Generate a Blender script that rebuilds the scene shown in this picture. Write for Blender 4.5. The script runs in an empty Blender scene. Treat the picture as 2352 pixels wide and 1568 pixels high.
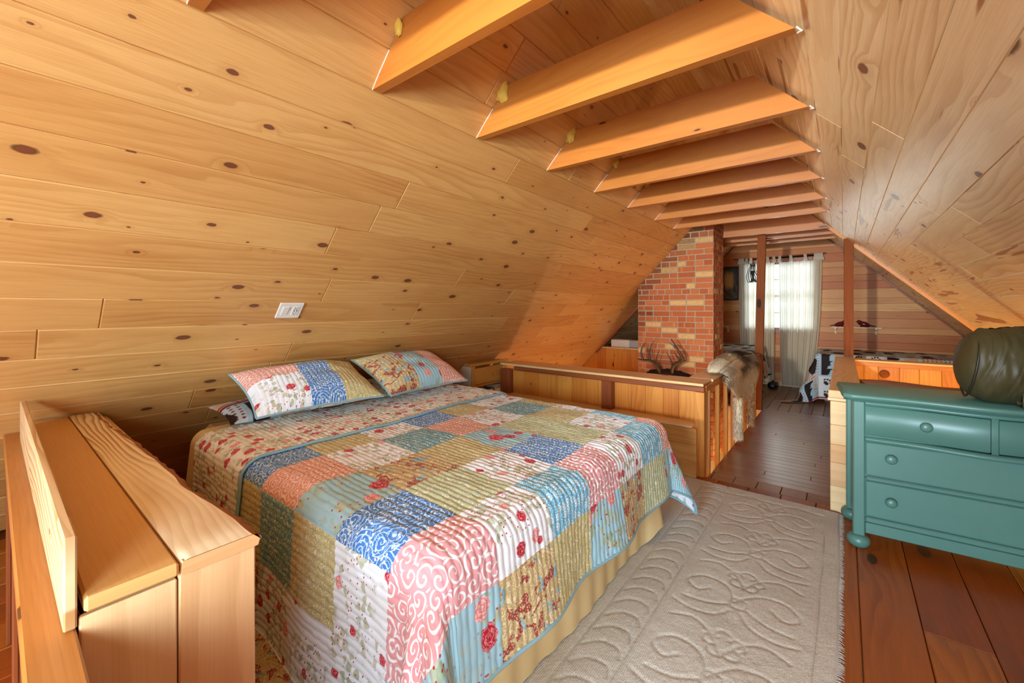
import bpy, math, random
import numpy as np
from mathutils import Vector, Matrix

random.seed(7)
np.random.seed(7)
SC = bpy.context.scene
COL = SC.collection
PI = math.pi

# ------------------------------------------------------------------ camera
cam_data = bpy.data.cameras.new('camera')
cam_data.sensor_width = 36.0
cam_data.lens = 959.42 / 2352 * 36.0
cam_data.shift_y = -(784 - 707) / 2352
cam_data.clip_start = 0.02
cam = bpy.data.objects.new('camera', cam_data)
cam.location = (0, 0, 1.30)
cam.rotation_euler = (PI / 2, 0, math.radians(38.4575))
COL.objects.link(cam)
SC.camera = cam

# ------------------------------------------------------------------ view, world, lights
SC.view_settings.view_transform = 'Standard'
SC.view_settings.look = 'None'
SC.view_settings.gamma = 1.0
SC.view_settings.use_curve_mapping = False
SC.view_settings.exposure = 0.62
SC.cycles.use_denoising = True
SC.cycles.use_adaptive_sampling = True
SC.cycles.adaptive_threshold = 0.09
SC.cycles.adaptive_min_samples = 16
SC.cycles.max_bounces = 6
SC.cycles.diffuse_bounces = 4
SC.cycles.glossy_bounces = 2
SC.cycles.sample_clamp_indirect = 6.0
SC.cycles.caustics_reflective = False
SC.cycles.caustics_refractive = False

world = bpy.data.worlds.new('world')
SC.world = world
world.use_nodes = True
wn = world.node_tree
bg = wn.nodes['Background']
bg.inputs[0].default_value = (0.80, 0.93, 0.95, 1)
bg.inputs[1].default_value = 1.6


def lamp(name, kind, loc, energy, color=(1, 1, 1), size=0.1, size_y=None, rot=None, spread=None):
    d = bpy.data.lights.new(name, kind)
    d.energy = energy
    d.color = color
    if kind == 'AREA':
        d.shape = 'RECTANGLE'
        d.size = size
        d.size_y = size_y or size
        if spread: d.spread = spread
    else:
        d.shadow_soft_size = size
    o = bpy.data.objects.new(name, d)
    o.location = loc
    if rot: o.rotation_euler = rot
    COL.objects.link(o)
    return o


# bulb on the gable wall behind the camera, daylight through the two gable windows, lamps down the stairwells; the spot and skylight are added fill
lamp('bulb_light', 'POINT', (-0.55, -2.40, 1.62), 58, (0.63, 0.825, 1.0), 0.07)
lamp('gable_window_light', 'AREA', (-0.25, -2.70, 1.10), 88, (0.60, 0.82, 1.0), 1.0, 1.05, (PI / 2, 0, 0), 2.3)
spot = lamp('far_end_fill_spot', 'SPOT', (-1.15, -2.42, 1.66), 960, (0.90, 0.94, 0.88), 0.07, None, (math.radians(90.5), 0, math.radians(-4.0)))  # added fill aimed down the room to lift the far end
spot.data.spot_size = math.radians(35)
spot.data.spot_blend = 1.0
lamp('added_skylight_fill', 'AREA', (0.62, -1.15, 1.36), 64, (0.66, 0.85, 1.0), 0.8, 0.9, (0, math.radians(45), 0))  # added fill behind the camera for bed, ledge end and left slope
lamp('far_window_light', 'AREA', (-0.85, 8.95, 1.52), 22, (0.84, 0.95, 1.0), 1.6, 1.7, (-PI / 2, 0, 0))
lamp('stair_lamp_light', 'POINT', (0.85, 5.15, -0.75), 50, (1.0, 0.84, 0.38), 0.10)
lamp('stair_window_light', 'POINT', (-1.3, 5.0, -1.7), 40, (1.0, 0.84, 0.62), 0.12)


# ------------------------------------------------------------------ colour and node helpers
def S(r, g, b):
    f = lambda c: (c / 255) / 12.92 if c / 255 <= 0.04045 else ((c / 255 + 0.055) / 1.055) ** 2.4
    return (f(r), f(g), f(b), 1)


class NT:
    def __init__(s, name):
        s.m = bpy.data.materials.new(name)
        s.m.use_nodes = True
        s.t = s.m.node_tree
        s.b = s.t.nodes['Principled BSDF']

    def new(s, ty, **kw):
        n = s.t.nodes.new(ty)
        for k, v in kw.items(): setattr(n, k, v)
        return n

    def put(s, sock, v):
        if isinstance(v, bpy.types.NodeSocket): s.t.links.new(v, sock)
        elif v is not None:
            if isinstance(v, (tuple, list)) and len(v) == 3 and sock.type == 'RGBA': v = (*v, 1)
            sock.default_value = v

    def math(s, op, a, b=None, c=None, clamp=False):
        n = s.new('ShaderNodeMath', operation=op, use_clamp=clamp)
        s.put(n.inputs[0], a)
        if b is not None: s.put(n.inputs[1], b)
        if c is not None: s.put(n.inputs[2], c)
        return n.outputs[0]

    def mix(s, f, a, b, blend='MIX'):
        n = s.new('ShaderNodeMix', data_type='RGBA', blend_type=blend)
        s.put(n.inputs[0], f); s.put(n.inputs[6], a); s.put(n.inputs[7], b)
        return n.outputs[2]

    def step(s, v, lo, hi):
        n = s.new('ShaderNodeMapRange', interpolation_type='SMOOTHSTEP')
        s.put(n.inputs[0], v)
        n.inputs[1].default_value = lo; n.inputs[2].default_value = hi
        return n.outputs[0]

    def uv(s):
        return s.new('ShaderNodeUVMap', uv_map='UVMap').outputs[0]

    def attr(s, name, out=2):
        return s.new('ShaderNodeAttribute', attribute_name=name).outputs[out]

    def sep(s, v):
        n = s.new('ShaderNodeSeparateXYZ'); s.put(n.inputs[0], v)
        return n.outputs[0], n.outputs[1], n.outputs[2]

    def comb(s, x, y, z=0.0):
        n = s.new('ShaderNodeCombineXYZ')
        s.put(n.inputs[0], x); s.put(n.inputs[1], y); s.put(n.inputs[2], z)
        return n.outputs[0]

    def noise(s, vec, scale, detail=2.0, rough=0.5, dist=0.0, dim='3D'):
        n = s.new('ShaderNodeTexNoise', noise_dimensions=dim)
        s.put(n.inputs['Vector'], vec)
        n.inputs['Scale'].default_value = scale
        n.inputs['Detail'].default_value = detail
        n.inputs['Roughness'].default_value = rough
        n.inputs['Distortion'].default_value = dist
        return n.outputs[0]

    def noisec(s, vec, scale, detail=1.0):
        n = s.new('ShaderNodeTexNoise')
        s.put(n.inputs['Vector'], vec)
        n.inputs['Scale'].default_value = scale
        n.inputs['Detail'].default_value = detail
        return n.outputs[1]

    def vor(s, vec, scale, feature='F1', rnd=1.0):
        n = s.new('ShaderNodeTexVoronoi', voronoi_dimensions='2D', feature=feature)
        s.put(n.inputs['Vector'], vec)
        n.inputs['Scale'].default_value = scale
        n.inputs['Randomness'].default_value = rnd
        if feature == 'DISTANCE_TO_EDGE': return n.outputs[0], None
        return n.outputs[0], n.outputs[1]

    def vadd(s, a, b):
        n = s.new('ShaderNodeVectorMath', operation='ADD')
        s.put(n.inputs[0], a); s.put(n.inputs[1], b)
        return n.outputs[0]

    def vscale(s, a, k):
        n = s.new('ShaderNodeVectorMath', operation='SCALE')
        s.put(n.inputs[0], a); n.inputs[3].default_value = k
        return n.outputs[0]

    def bump(s, h, strength=0.2, dist=0.002):
        n = s.new('ShaderNodeBump')
        n.inputs['Strength'].default_value = strength
        n.inputs['Distance'].default_value = dist
        s.put(n.inputs['Height'], h)
        s.t.links.new(n.outputs[0], s.b.inputs['Normal'])

    def done(s, col, rough=0.5, spec=0.5, coat=0.0, coat_rough=0.2, sheen=0.0):
        s.put(s.b.inputs['Base Color'], col)
        s.put(s.b.inputs['Roughness'], rough)
        s.b.inputs['Specular IOR Level'].default_value = spec
        s.b.inputs['Coat Weight'].default_value = coat
        s.b.inputs['Coat Roughness'].default_value = coat_rough
        s.b.inputs['Sheen Weight'].default_value = sheen
        return s.m


def plain(name, col, rough=0.5, spec=0.5, metal=0.0, var=0.06, scale=30):
    n = NT(name)
    tc = n.new('ShaderNodeTexCoord').outputs['Object']
    v = n.noise(tc, scale, 3)
    c = n.mix(n.math('MULTIPLY', v, var * 4), col, tuple(x * 0.55 for x in col[:3]))
    n.b.inputs['Metallic'].default_value = metal
    return n.done(c, rough, spec)


def wood(name, light, dark, knotc=S(112, 66, 40), ring=26, ringamt=0.5, knots=0.5, ksize=1.0, tone=0.3, tone2=None,
         rough=0.45, streak=0.0, streakc=S(160, 92, 56), coat=0.0, fine=0.25, spec=0.4, ku=3.6, kv=7.0, cath=9.0, coat_rough=0.22, grime=0.0):
    """Boards: UV in metres (u along the grain), rnd = one number per board."""
    n = NT(name)
    r = n.attr('rnd')
    off = n.comb(n.math('MULTIPLY', r, 61.7), n.math('MULTIPLY', r, 23.9))
    p = n.vadd(n.uv(), off)
    u, v, _ = n.sep(p)
    # knots
    kd, kc = n.vor(n.comb(n.math('MULTIPLY', u, ku), n.math('MULTIPLY', v, kv)), 1.0)
    cr, cg, cb = n.sep(kc)
    wob = n.math('MULTIPLY', n.math('SUBTRACT', n.noise(p, 60, 2), 0.5), 0.035)
    has = n.math('LESS_THAN', cr, knots)
    rad = n.math('MULTIPLY', n.math('MULTIPLY_ADD', n.math('POWER', cg, 2.2), 0.085, 0.022), ksize)
    q = n.math('DIVIDE', n.math('ADD', kd, wob), rad)
    kmask = n.math('MULTIPLY', n.step(q, 1.12, 0.86), has)
    rim = n.math('MULTIPLY', n.math('MULTIPLY', n.step(q, 1.35, 1.05), n.step(q, 0.72, 0.98)), has)
    halo = n.math('MULTIPLY', n.step(q, 4.2, 0.9), has)
    # grain
    slow = n.noise(n.comb(n.math('MULTIPLY', u, 0.75), n.math('MULTIPLY', v, 4.0)), 1.0, 3, 0.4)
    val = n.math('ADD', n.math('MULTIPLY', v, ring), n.math('MULTIPLY', slow, cath))
    val = n.math('ADD', val, n.math('MULTIPLY', halo, 1.1))
    fr = n.math('FRACT', val)
    ringm = n.math('MULTIPLY', n.step(fr, 0.25, 0.93), n.step(fr, 1.0, 0.95))
    fn = n.noise(n.comb(n.math('MULTIPLY', u, 5.0), n.math('MULTIPLY', v, 260.0)), 1.0, 3, 0.6)
    patch = n.noise(n.comb(n.math('MULTIPLY', u, 1.6), n.math('MULTIPLY', v, 9.0)), 1.0, 3, 0.5)
    zone = n.step(n.noise(n.comb(n.math('MULTIPLY', u, 0.7), n.math('MULTIPLY', v, 3.5)), 1.0, 1), 0.36, 0.62)
    amt = n.math('MULTIPLY', n.math('MULTIPLY', ringm, n.math('MULTIPLY_ADD', zone, 0.8, 0.2)), n.math('MULTIPLY_ADD', patch, ringamt * 1.0, ringamt * 0.25))
    c = n.mix(amt, light, dark)
    c = n.mix(n.math('MULTIPLY', n.step(fn, 0.35, 0.8), fine), c, dark)
    c = n.mix(n.math('MULTIPLY', n.step(patch, 0.45, 0.75), 0.30), c, dark)
    if streak:
        sn = n.noise(n.comb(n.math('MULTIPLY', u, 0.9), n.math('MULTIPLY', v, 11.0)), 1.0, 3, 0.55, 0.4)
        sm = n.step(sn, 0.640 - 0.015 * streak, 0.668 - 0.015 * streak)
        c = n.mix(n.math('MULTIPLY', sm, 0.8), c, streakc)
    c = n.mix(n.math('MULTIPLY', halo, 0.28), c, dark)
    c = n.mix(kmask, c, knotc)
    c = n.mix(n.math('MULTIPLY', rim, 0.6), c, tuple(x * 0.35 for x in knotc[:3]))
    # board to board tone
    r2 = n.math('FRACT', n.math('MULTIPLY', r, 7.31))
    c = n.mix(n.math('MULTIPLY', n.step(r2, 0.0, 1.0), tone), c, n.mix(1.0, c, tone2 or S(215, 165, 120), 'MULTIPLY'))
    if grime:
        g = n.noise(n.new('ShaderNodeTexCoord').outputs['Object'], 2.4, 5, 0.65)
        c = n.mix(n.math('MULTIPLY', n.step(g, 0.45, 0.75), grime), c, S(120, 100, 84))
    ro = n.math('MULTIPLY_ADD', fn, 0.22, rough - 0.1)
    return n.done(c, ro, spec, coat, coat_rough)


M = {}
M['pine'] = wood('honey_pine_panelling', S(216, 165, 98), S(178, 115, 54), S(120, 68, 42), knots=0.50, tone=0.45, tone2=S(226, 200, 168), rough=0.42, coat=0.15, fine=0.38)
M['pine_pale'] = wood('pale_pine_panelling', S(240, 213, 164), S(200, 156, 104), S(112, 70, 46), knots=0.46, ksize=1.05, ringamt=0.75, streak=1.4, streakc=S(150, 82, 20), tone=0.40,
                      tone2=S(236, 220, 200), rough=0.38, coat=0.7, coat_rough=0.27, ku=2.6, kv=5.0, fine=0.35)
M['beam'] = wood('orange_stained_fir', S(188, 116, 46), S(148, 76, 20), S(70, 34, 14), knots=0.14, ku=1.6, kv=6, ring=20, ringamt=0.25, tone=0.35, tone2=S(240, 205, 170), rough=0.38, coat=0.3)
M['red'] = wood('cedar_boards', S(226, 172, 104), S(168, 102, 46), S(70, 32, 18), knots=0.06, tone=1.0, tone2=S(206, 146, 92), ring=46, ringamt=0.5, rough=0.5)
M['golden'] = wood('golden_pine_panel', S(220, 152, 66), S(172, 98, 30), S(92, 44, 20), knots=0.22, ku=3, kv=5, tone=0.6, tone2=S(225, 185, 150), rough=0.42, coat=0.2)
M['brown'] = wood('brown_stained_trim', S(150, 82, 42), S(98, 46, 20), S(50, 22, 10), knots=0.10, tone=0.4, rough=0.42, coat=0.15)
M['rail'] = wood('varnished_rail', S(186, 120, 56), S(140, 78, 28), S(90, 50, 24), knots=0.03, ring=60, ringamt=0.25, tone=0.2, rough=0.40, coat=0.2, grime=0.25)
M['redbrown'] = wood('red_brown_post', S(136, 70, 16), S(98, 44, 8), S(46, 22, 10), knots=0.10, ku=1.6, kv=4, tone=0.2, rough=0.6, coat=0.0, spec=0.2)
M['raw'] = wood('raw_pink_fir', S(240, 206, 156), S(208, 158, 102), S(120, 72, 46), knots=0.06, ring=14, ringamt=0.45, tone=0.8, tone2=S(230, 188, 156), rough=0.55, cath=3)
M['rawsmooth'] = wood('smooth_orange_fir', S(222, 168, 102), S(196, 134, 66), S(120, 72, 46), knots=0.0, ring=80, ringamt=0.22, tone=0.1, rough=0.45, coat=0.15)
M['liveedge'] = wood('bold_grain_fir', S(250, 230, 192), S(176, 116, 58), S(150, 96, 50), knots=0.05, ring=44, ringamt=1.3, tone=0.05, rough=0.5, cath=11, fine=0.08)
M['capwood'] = wood('tan_cap_boards', S(238, 204, 158), S(204, 158, 108), S(110, 62, 36), knots=0.12, tone=0.3, rough=0.42, coat=0.15)
M['capedge'] = wood('pale_cap_edge', S(238, 206, 150), S(208, 160, 100), S(140, 86, 46), knots=0.05, tone=0.2, rough=0.45)
M['floor'] = wood('dark_fir_floor', S(186, 104, 30), S(114, 56, 12), S(66, 50, 40), knots=0.22, ksize=1.5, ku=1.9, kv=5.0, ring=26, ringamt=0.5, tone=0.8, tone2=S(196, 140, 130), rough=0.38, coat=0.12, coat_rough=0.22, grime=0.2)
M['floorhall'] = wood('worn_hall_boards', S(146, 92, 58), S(92, 52, 30), S(60, 40, 30), knots=0.05, ring=44, ringamt=0.45, tone=0.5, tone2=S(190, 150, 130), rough=0.34, coat=0.8, coat_rough=0.26, grime=0.3)
M['floorfar'] = wood('grey_brown_floor', S(158, 118, 86), S(110, 76, 52), S(70, 48, 34), knots=0.06, ring=30, ringamt=0.35, tone=0.7, tone2=S(190, 160, 140), rough=0.42, coat=0.15, grime=0.35)
M['nswood'] = wood('yellow_maple', S(206, 150, 72), S(178, 116, 44), S(140, 80, 30), knots=0.0, ring=50, ringamt=0.2, tone=0.1, rough=0.4, coat=0.2)
M['logwood'] = wood('weathered_log', S(138, 92, 68), S(80, 46, 32), S(40, 22, 14), knots=0.1, ring=30, ringamt=0.6, tone=0.2, rough=0.6)
M['boardwood'] = wood('pale_loose_fir', S(222, 188, 140), S(176, 122, 68), S(150, 96, 50), knots=0.05, ring=40, ringamt=1.1, tone=0.05, rough=0.55, cath=10, fine=0.08)
M['bark'] = plain('rough_bark_edge', S(176, 116, 78), 0.8, 0.2, var=0.2, scale=90)
M['gap'] = plain('dark_gap', S(40, 24, 14), 0.9, 0.1)
M['white'] = plain('white_plastic', S(232, 222, 208), 0.35, 0.5)
M['offwhite'] = plain('off_white_board', S(226, 214, 194), 0.6, 0.3)
M['grey'] = plain('grey_plastic', S(170, 164, 156), 0.45, 0.4)
M['black'] = plain('black_plastic', S(26, 24, 24), 0.45, 0.4)
M['foam'] = plain('yellow_spray_foam', S(226, 184, 78), 0.8, 0.2, var=0.12, scale=60)
M['chalk'] = plain('white_caulk', S(232, 226, 212), 0.8, 0.2)
M['teal'] = plain('teal_paint', S(88, 132, 121), 0.36, 0.5, var=0.05, scale=14)
M['tan'] = plain('tan_satin', S(234, 204, 148), 0.5, 0.35, var=0.04)
M['sheet'] = plain('beige_sheet', S(190, 160, 118), 0.75, 0.2, var=0.05)
M['antler'] = plain('brown_antler', S(82, 60, 42), 0.45, 0.4, var=0.2, scale=40)
M['darkfur'] = plain('dark_hide', S(52, 34, 28), 0.85, 0.2, var=0.2, scale=50)
M['olive'] = plain('olive_nylon', S(78, 70, 42), 0.5, 0.4, var=0.10, scale=9)
M['olivedark'] = plain('dark_olive_piping', S(48, 44, 30), 0.45, 0.4)
M['redglass'] = plain('dark_red_glaze', S(96, 22, 24), 0.2, 0.6)
M['shelfpine'] = plain('pale_shelf_pine', S(238, 214, 178), 0.5, 0.3, var=0.06)
M['binding'] = plain('blue_grey_binding', S(150, 186, 196), 0.75, 0.2)
M['paperdark'] = plain('dark_book_cover', S(56, 44, 42), 0.4, 0.4, var=0.15, scale=60)
M['paper'] = plain('striped_paper', S(206, 192, 172), 0.6, 0.3, var=0.2, scale=80)
M['iron'] = plain('dark_metal', S(50, 42, 36), 0.4, 0.5, 0.6)
M['pinkbag'] = plain('pink_cloth', S(206, 132, 104), 0.7, 0.2)


def glass_mat():
    n = NT('window_glass')
    tp = n.new('ShaderNodeBsdfTransparent'); gl = n.new('ShaderNodeBsdfGlossy'); gl.inputs['Roughness'].default_value = 0.02
    fr = n.new('ShaderNodeFresnel'); mx = n.new('ShaderNodeMixShader')
    n.t.links.new(fr.outputs[0], mx.inputs[0]); n.t.links.new(tp.outputs[0], mx.inputs[1]); n.t.links.new(gl.outputs[0], mx.inputs[2])
    n.t.links.new(mx.outputs[0], n.t.nodes['Material Output'].inputs[0])
    return n.m


M['glass'] = glass_mat()


def curtain_mat():
    n = NT('cream_voile')
    t = n.t
    d = n.new('ShaderNodeBsdfDiffuse'); tr = n.new('ShaderNodeBsdfTranslucent'); tp = n.new('ShaderNodeBsdfTransparent')
    w = n.noise(n.new('ShaderNodeTexCoord').outputs['Object'], 220, 2)
    c = n.mix(w, S(244, 234, 210), S(236, 224, 196))
    n.put(d.inputs[0], c); tr.inputs[0].default_value = S(244, 242, 234)
    m1 = n.new('ShaderNodeMixShader'); m1.inputs[0].default_value = 0.48
    t.links.new(d.outputs[0], m1.inputs[1]); t.links.new(tr.outputs[0], m1.inputs[2])
    m2 = n.new('ShaderNodeMixShader'); m2.inputs[0].default_value = 0.03
    t.links.new(m1.outputs[0], m2.inputs[1]); t.links.new(tp.outputs[0], m2.inputs[2])
    t.links.new(m2.outputs[0], t.nodes['Material Output'].inputs[0])
    return n.m


M['curtain'] = curtain_mat()


def painted(name, rough=0.7, spec=0.2, bump=0.0):
    """Colour comes from a per-vertex painted pattern of the cloth or picture itself."""
    n = NT(name)
    c = n.attr('col', 0)
    w = n.noise(n.uv(), 300, 2)
    c = n.mix(n.math('MULTIPLY', w, 0.25), c, n.mix(1.0, c, (0.6, 0.6, 0.6), 'MULTIPLY'))
    return n.done(c, rough, spec)


M['printed'] = painted('printed_cloth')
M['picture'] = painted('picture_print', 0.4, 0.4)


def brick_mat():
    n = NT('brick_faces')
    r = n.attr('rnd')
    r2 = n.math('FRACT', n.math('MULTIPLY', r, 13.7))
    r3 = n.math('FRACT', n.math('MULTIPLY', r, 5.3))
    p = n.vadd(n.uv(), n.comb(n.math('MULTIPLY', r, 40.0), n.math('MULTIPLY', r, 17.0)))
    c = n.mix(r2, S(192, 112, 68), S(168, 86, 52))
    c = n.mix(n.math('GREATER_THAN', r3, 0.84), c, S(206, 166, 110))
    band = n.step(n.noise(n.comb(n.math('MULTIPLY', n.sep(p)[0], 14.0), 0.0), 1.0, 2), 0.58, 0.68)
    c = n.mix(n.math('MULTIPLY', band, 0.55), c, S(206, 152, 98))
    g = n.noise(p, 26, 4, 0.6)
    c = n.mix(n.math('MULTIPLY', n.step(g, 0.45, 0.8), 0.4), c, S(150, 78, 52))
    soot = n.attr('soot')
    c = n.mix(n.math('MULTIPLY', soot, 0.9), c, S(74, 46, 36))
    wn_ = n.noise(p, 18, 4, 0.7)
    c = n.mix(n.math('MULTIPLY', n.step(wn_, 0.62, 0.68), n.math('MULTIPLY', soot, 0.9)), c, S(226, 206, 186))
    n.bump(g, 0.5, 0.004)
    return n.done(c, 0.85, 0.2)


M['brick'] = brick_mat()
M['mortar'] = plain('grey_mortar', S(178, 156, 124), 0.9, 0.1, var=0.15, scale=40)


# ---- quilt fabrics (UV in metres)
def rosepattern(n, p, base, scale, dens, big=1.0, red=S(176, 30, 46), pink=S(226, 134, 136), leaf=S(150, 166, 116)):
    c = base
    ws = n.vscale(n.noisec(p, 26), 0.035)
    pw = n.vadd(p, ws)
    ld, lc = n.vor(pw, scale * 2.6)
    lr, lg, lb = n.sep(lc)
    zone = n.step(n.noise(p, scale * 0.62, 1), 0.40, 0.52)
    lm = n.math('MULTIPLY', n.math('MULTIPLY', n.step(ld, 0.46, 0.36), n.math('LESS_THAN', lr, dens + 0.25)), zone)
    c = n.mix(n.math('MULTIPLY', lm, 0.75), c, n.mix(lg, leaf, S(196, 190, 150)))
    sd, sc = n.vor(p, scale * 5.2)
    sm = n.math('MULTIPLY', n.math('MULTIPLY', n.step(sd, 0.20, 0.14), n.math('LESS_THAN', n.sep(sc)[0], 0.35)), zone)
    c = n.mix(sm, c, S(180, 60, 66))
    rd, rc = n.vor(n.vadd(p, n.vscale(n.noisec(p, 60), 0.012)), scale)
    rr, rg, rb = n.sep(rc)
    hm = n.math('LESS_THAN', rr, dens)
    rad = n.math('MULTIPLY_ADD', rg, 0.15 * big, 0.17 * big)
    q = n.math('DIVIDE', rd, rad)
    mask = n.math('MULTIPLY', n.step(q, 1.06, 0.96), hm)
    w = n.math('SINE', n.math('ADD', n.math('MULTIPLY', q, 15.0), n.math('MULTIPLY', n.noise(p, 90, 2), 14.0)))
    pet = n.step(w, -0.2, 0.5)
    rcol = n.mix(pet, n.mix(n.math('GREATER_THAN', rb, 0.62), red, pink), n.mix(n.math('GREATER_THAN', rb, 0.62), S(226, 120, 128), S(244, 196, 190)))
    return n.mix(mask, c, rcol)


def contour(n, p, scale, k, lo, hi, dist=0.8, detail=1.0):
    v = n.noise(p, scale, detail, 0.4, dist)
    return n.step(n.math('ABSOLUTE', n.math('SINE', n.math('MULTIPLY', v, k))), lo, hi)


def scroll(n, p, scale, K, w, soft=0.05):
    """curls: one spiral line per cell, winding either way"""
    pd = n.vadd(p, n.vscale(n.noisec(p, scale * 1.4), 0.012))
    v = n.new('ShaderNodeTexVoronoi', voronoi_dimensions='2D')
    n.put(v.inputs['Vector'], pd); v.inputs['Scale'].default_value = scale
    df = n.new('ShaderNodeVectorMath', operation='SUBTRACT'); n.put(df.inputs[0], pd); n.put(df.inputs[1], v.outputs['Position'])
    x, y, _ = n.sep(df.outputs[0])
    ang = n.math('DIVIDE', n.math('ARCTAN2', y, x), 2 * PI)
    sg = n.math('SUBTRACT', n.math('MULTIPLY', n.math('GREATER_THAN', n.sep(v.outputs['Color'])[0], 0.5), 2.0), 1.0)
    d = n.math('MULTIPLY', v.outputs['Distance'], K / scale)
    f = n.math('FRACT', n.math('ADD', d, n.math('ADD', n.math('MULTIPLY', ang, sg), n.sep(v.outputs['Color'])[1])))
    return n.step(n.math('ABSOLUTE', n.math('SUBTRACT', f, 0.5)), w + soft, w)


def fabric(kind):
    n = NT('quilt_fabric_' + kind)
    p = n.uv()
    if kind == 'cream':
        c = rosepattern(n, p, S(240, 238, 230), 13, 0.55)
    elif kind == 'white':
        c = rosepattern(n, p, S(238, 242, 248), 12, 0.42)
    elif kind == 'skyrose':
        c = rosepattern(n, p, S(164, 204, 218), 8.5, 0.55, 1.15)
    elif kind == 'coral':
        m = scroll(n, p, 22, 62, 0.13)
        c = n.mix(m, S(226, 156, 140), S(244, 222, 208))
    elif kind == 'pink':
        m = scroll(n, p, 17, 44, 0.13)
        c = n.mix(m, S(228, 160, 164), S(244, 240, 240))
    elif kind == 'blue':
        m = scroll(n, p, 11, 66, 0.10)
        c = n.mix(m, S(70, 122, 190), S(176, 204, 230))
        c = n.mix(n.math('MULTIPLY', contour(n, p, 24, 20, 0.3, 0.15, 1.0, 1), 0.8), c, S(206, 222, 236))
        d, cc = n.vor(p, 70)
        c = n.mix(n.math('MULTIPLY', n.step(d, 0.32, 0.22), n.math('LESS_THAN', n.sep(cc)[0], 0.4)), c, S(226, 228, 214))
    elif kind == 'sky':
        d, cc = n.vor(p, 26, rnd=0.75)
        c = S(112, 182, 214)
        s_, sc_ = n.vor(p, 130)
        c = n.mix(n.step(s_, 0.30, 0.22), c, S(206, 230, 240))
        c = n.mix(n.step(d, 0.36, 0.30), c, S(214, 234, 244))
        c = n.mix(n.math('MULTIPLY', n.step(d, 0.24, 0.20), n.step(d, 0.10, 0.14)), c, S(140, 196, 222))
    elif kind == 'teal':
        m = contour(n, p, 40, 14, 0.45, 0.2, 0.5)
        c = n.mix(m, S(112, 160, 172), S(214, 226, 220))
    elif kind == 'olive':
        m = contour(n, p, 26, 24, 0.5, 0.2, 1.2, 2)
        c = n.mix(m, S(198, 182, 124), S(232, 226, 196))
        c = n.mix(n.math('MULTIPLY', n.step(n.noise(p, 40, 2), 0.56, 0.66), 0.6), c, S(164, 162, 118))
    elif kind == 'sage':
        m = contour(n, p, 24, 20, 0.5, 0.2, 1.2, 2)
        c = n.mix(m, S(190, 196, 152), S(232, 232, 206))
        c = n.mix(n.math('MULTIPLY', n.step(n.noise(p, 44, 2), 0.58, 0.66), 0.6), c, S(168, 190, 186))
    elif kind == 'multi':
        m = contour(n, p, 13, 24, 0.45, 0.2, 1.4, 2)
        c = n.mix(m, S(196, 168, 116), S(228, 212, 172))
        c = n.mix(n.step(n.noise(p, 17, 2, 0.5, 1.0), 0.54, 0.58), c, S(160, 68, 56))
        c = n.mix(n.step(n.noise(n.vadd(p, (3.1, 1.7, 0)), 15, 2, 0.5, 1.0), 0.60, 0.63), c, S(130, 176, 190))
        d, cc = n.vor(p, 120)
        c = n.mix(n.math('MULTIPLY', n.step(d, 0.3, 0.2), 0.6), c, S(232, 214, 170))
    n.bump(n.noise(p, 130, 2), 0.15, 0.002)
    return n.done(c, 0.85, 0.15, sheen=0.1)


FAB = {k: fabric(k) for k in ('cream', 'white', 'skyrose', 'coral', 'pink', 'blue', 'sky', 'teal', 'olive', 'sage', 'multi')}


def rug_mat():
    n = NT('beige_rug_pile')
    tc = n.uv()
    f = n.noise(tc, 170, 3, 0.6)
    w = n.math('SINE', n.math('MULTIPLY', n.sep(tc)[0], 900.0))
    c = n.mix(f, S(226, 216, 202), S(198, 186, 168))
    b = n.noise(tc, 3, 3)
    c = n.mix(n.math('MULTIPLY', n.step(b, 0.4, 0.7), 0.35), c, S(184, 170, 150))
    c = n.mix(n.math('MULTIPLY', n.attr('carve'), 0.55), c, S(120, 104, 86))
    n.bump(n.math('ADD', f, n.math('MULTIPLY', w, 0.15)), 0.6, 0.006)
    return n.done(c, 0.95, 0.05, sheen=0.2)


M['rug'] = rug_mat()


def fur_mat():
    n = NT('coyote_fur')
    c = n.attr('col', 0)
    return n.done(c, 0.6, 0.25)


M['fur'] = fur_mat()


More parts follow.
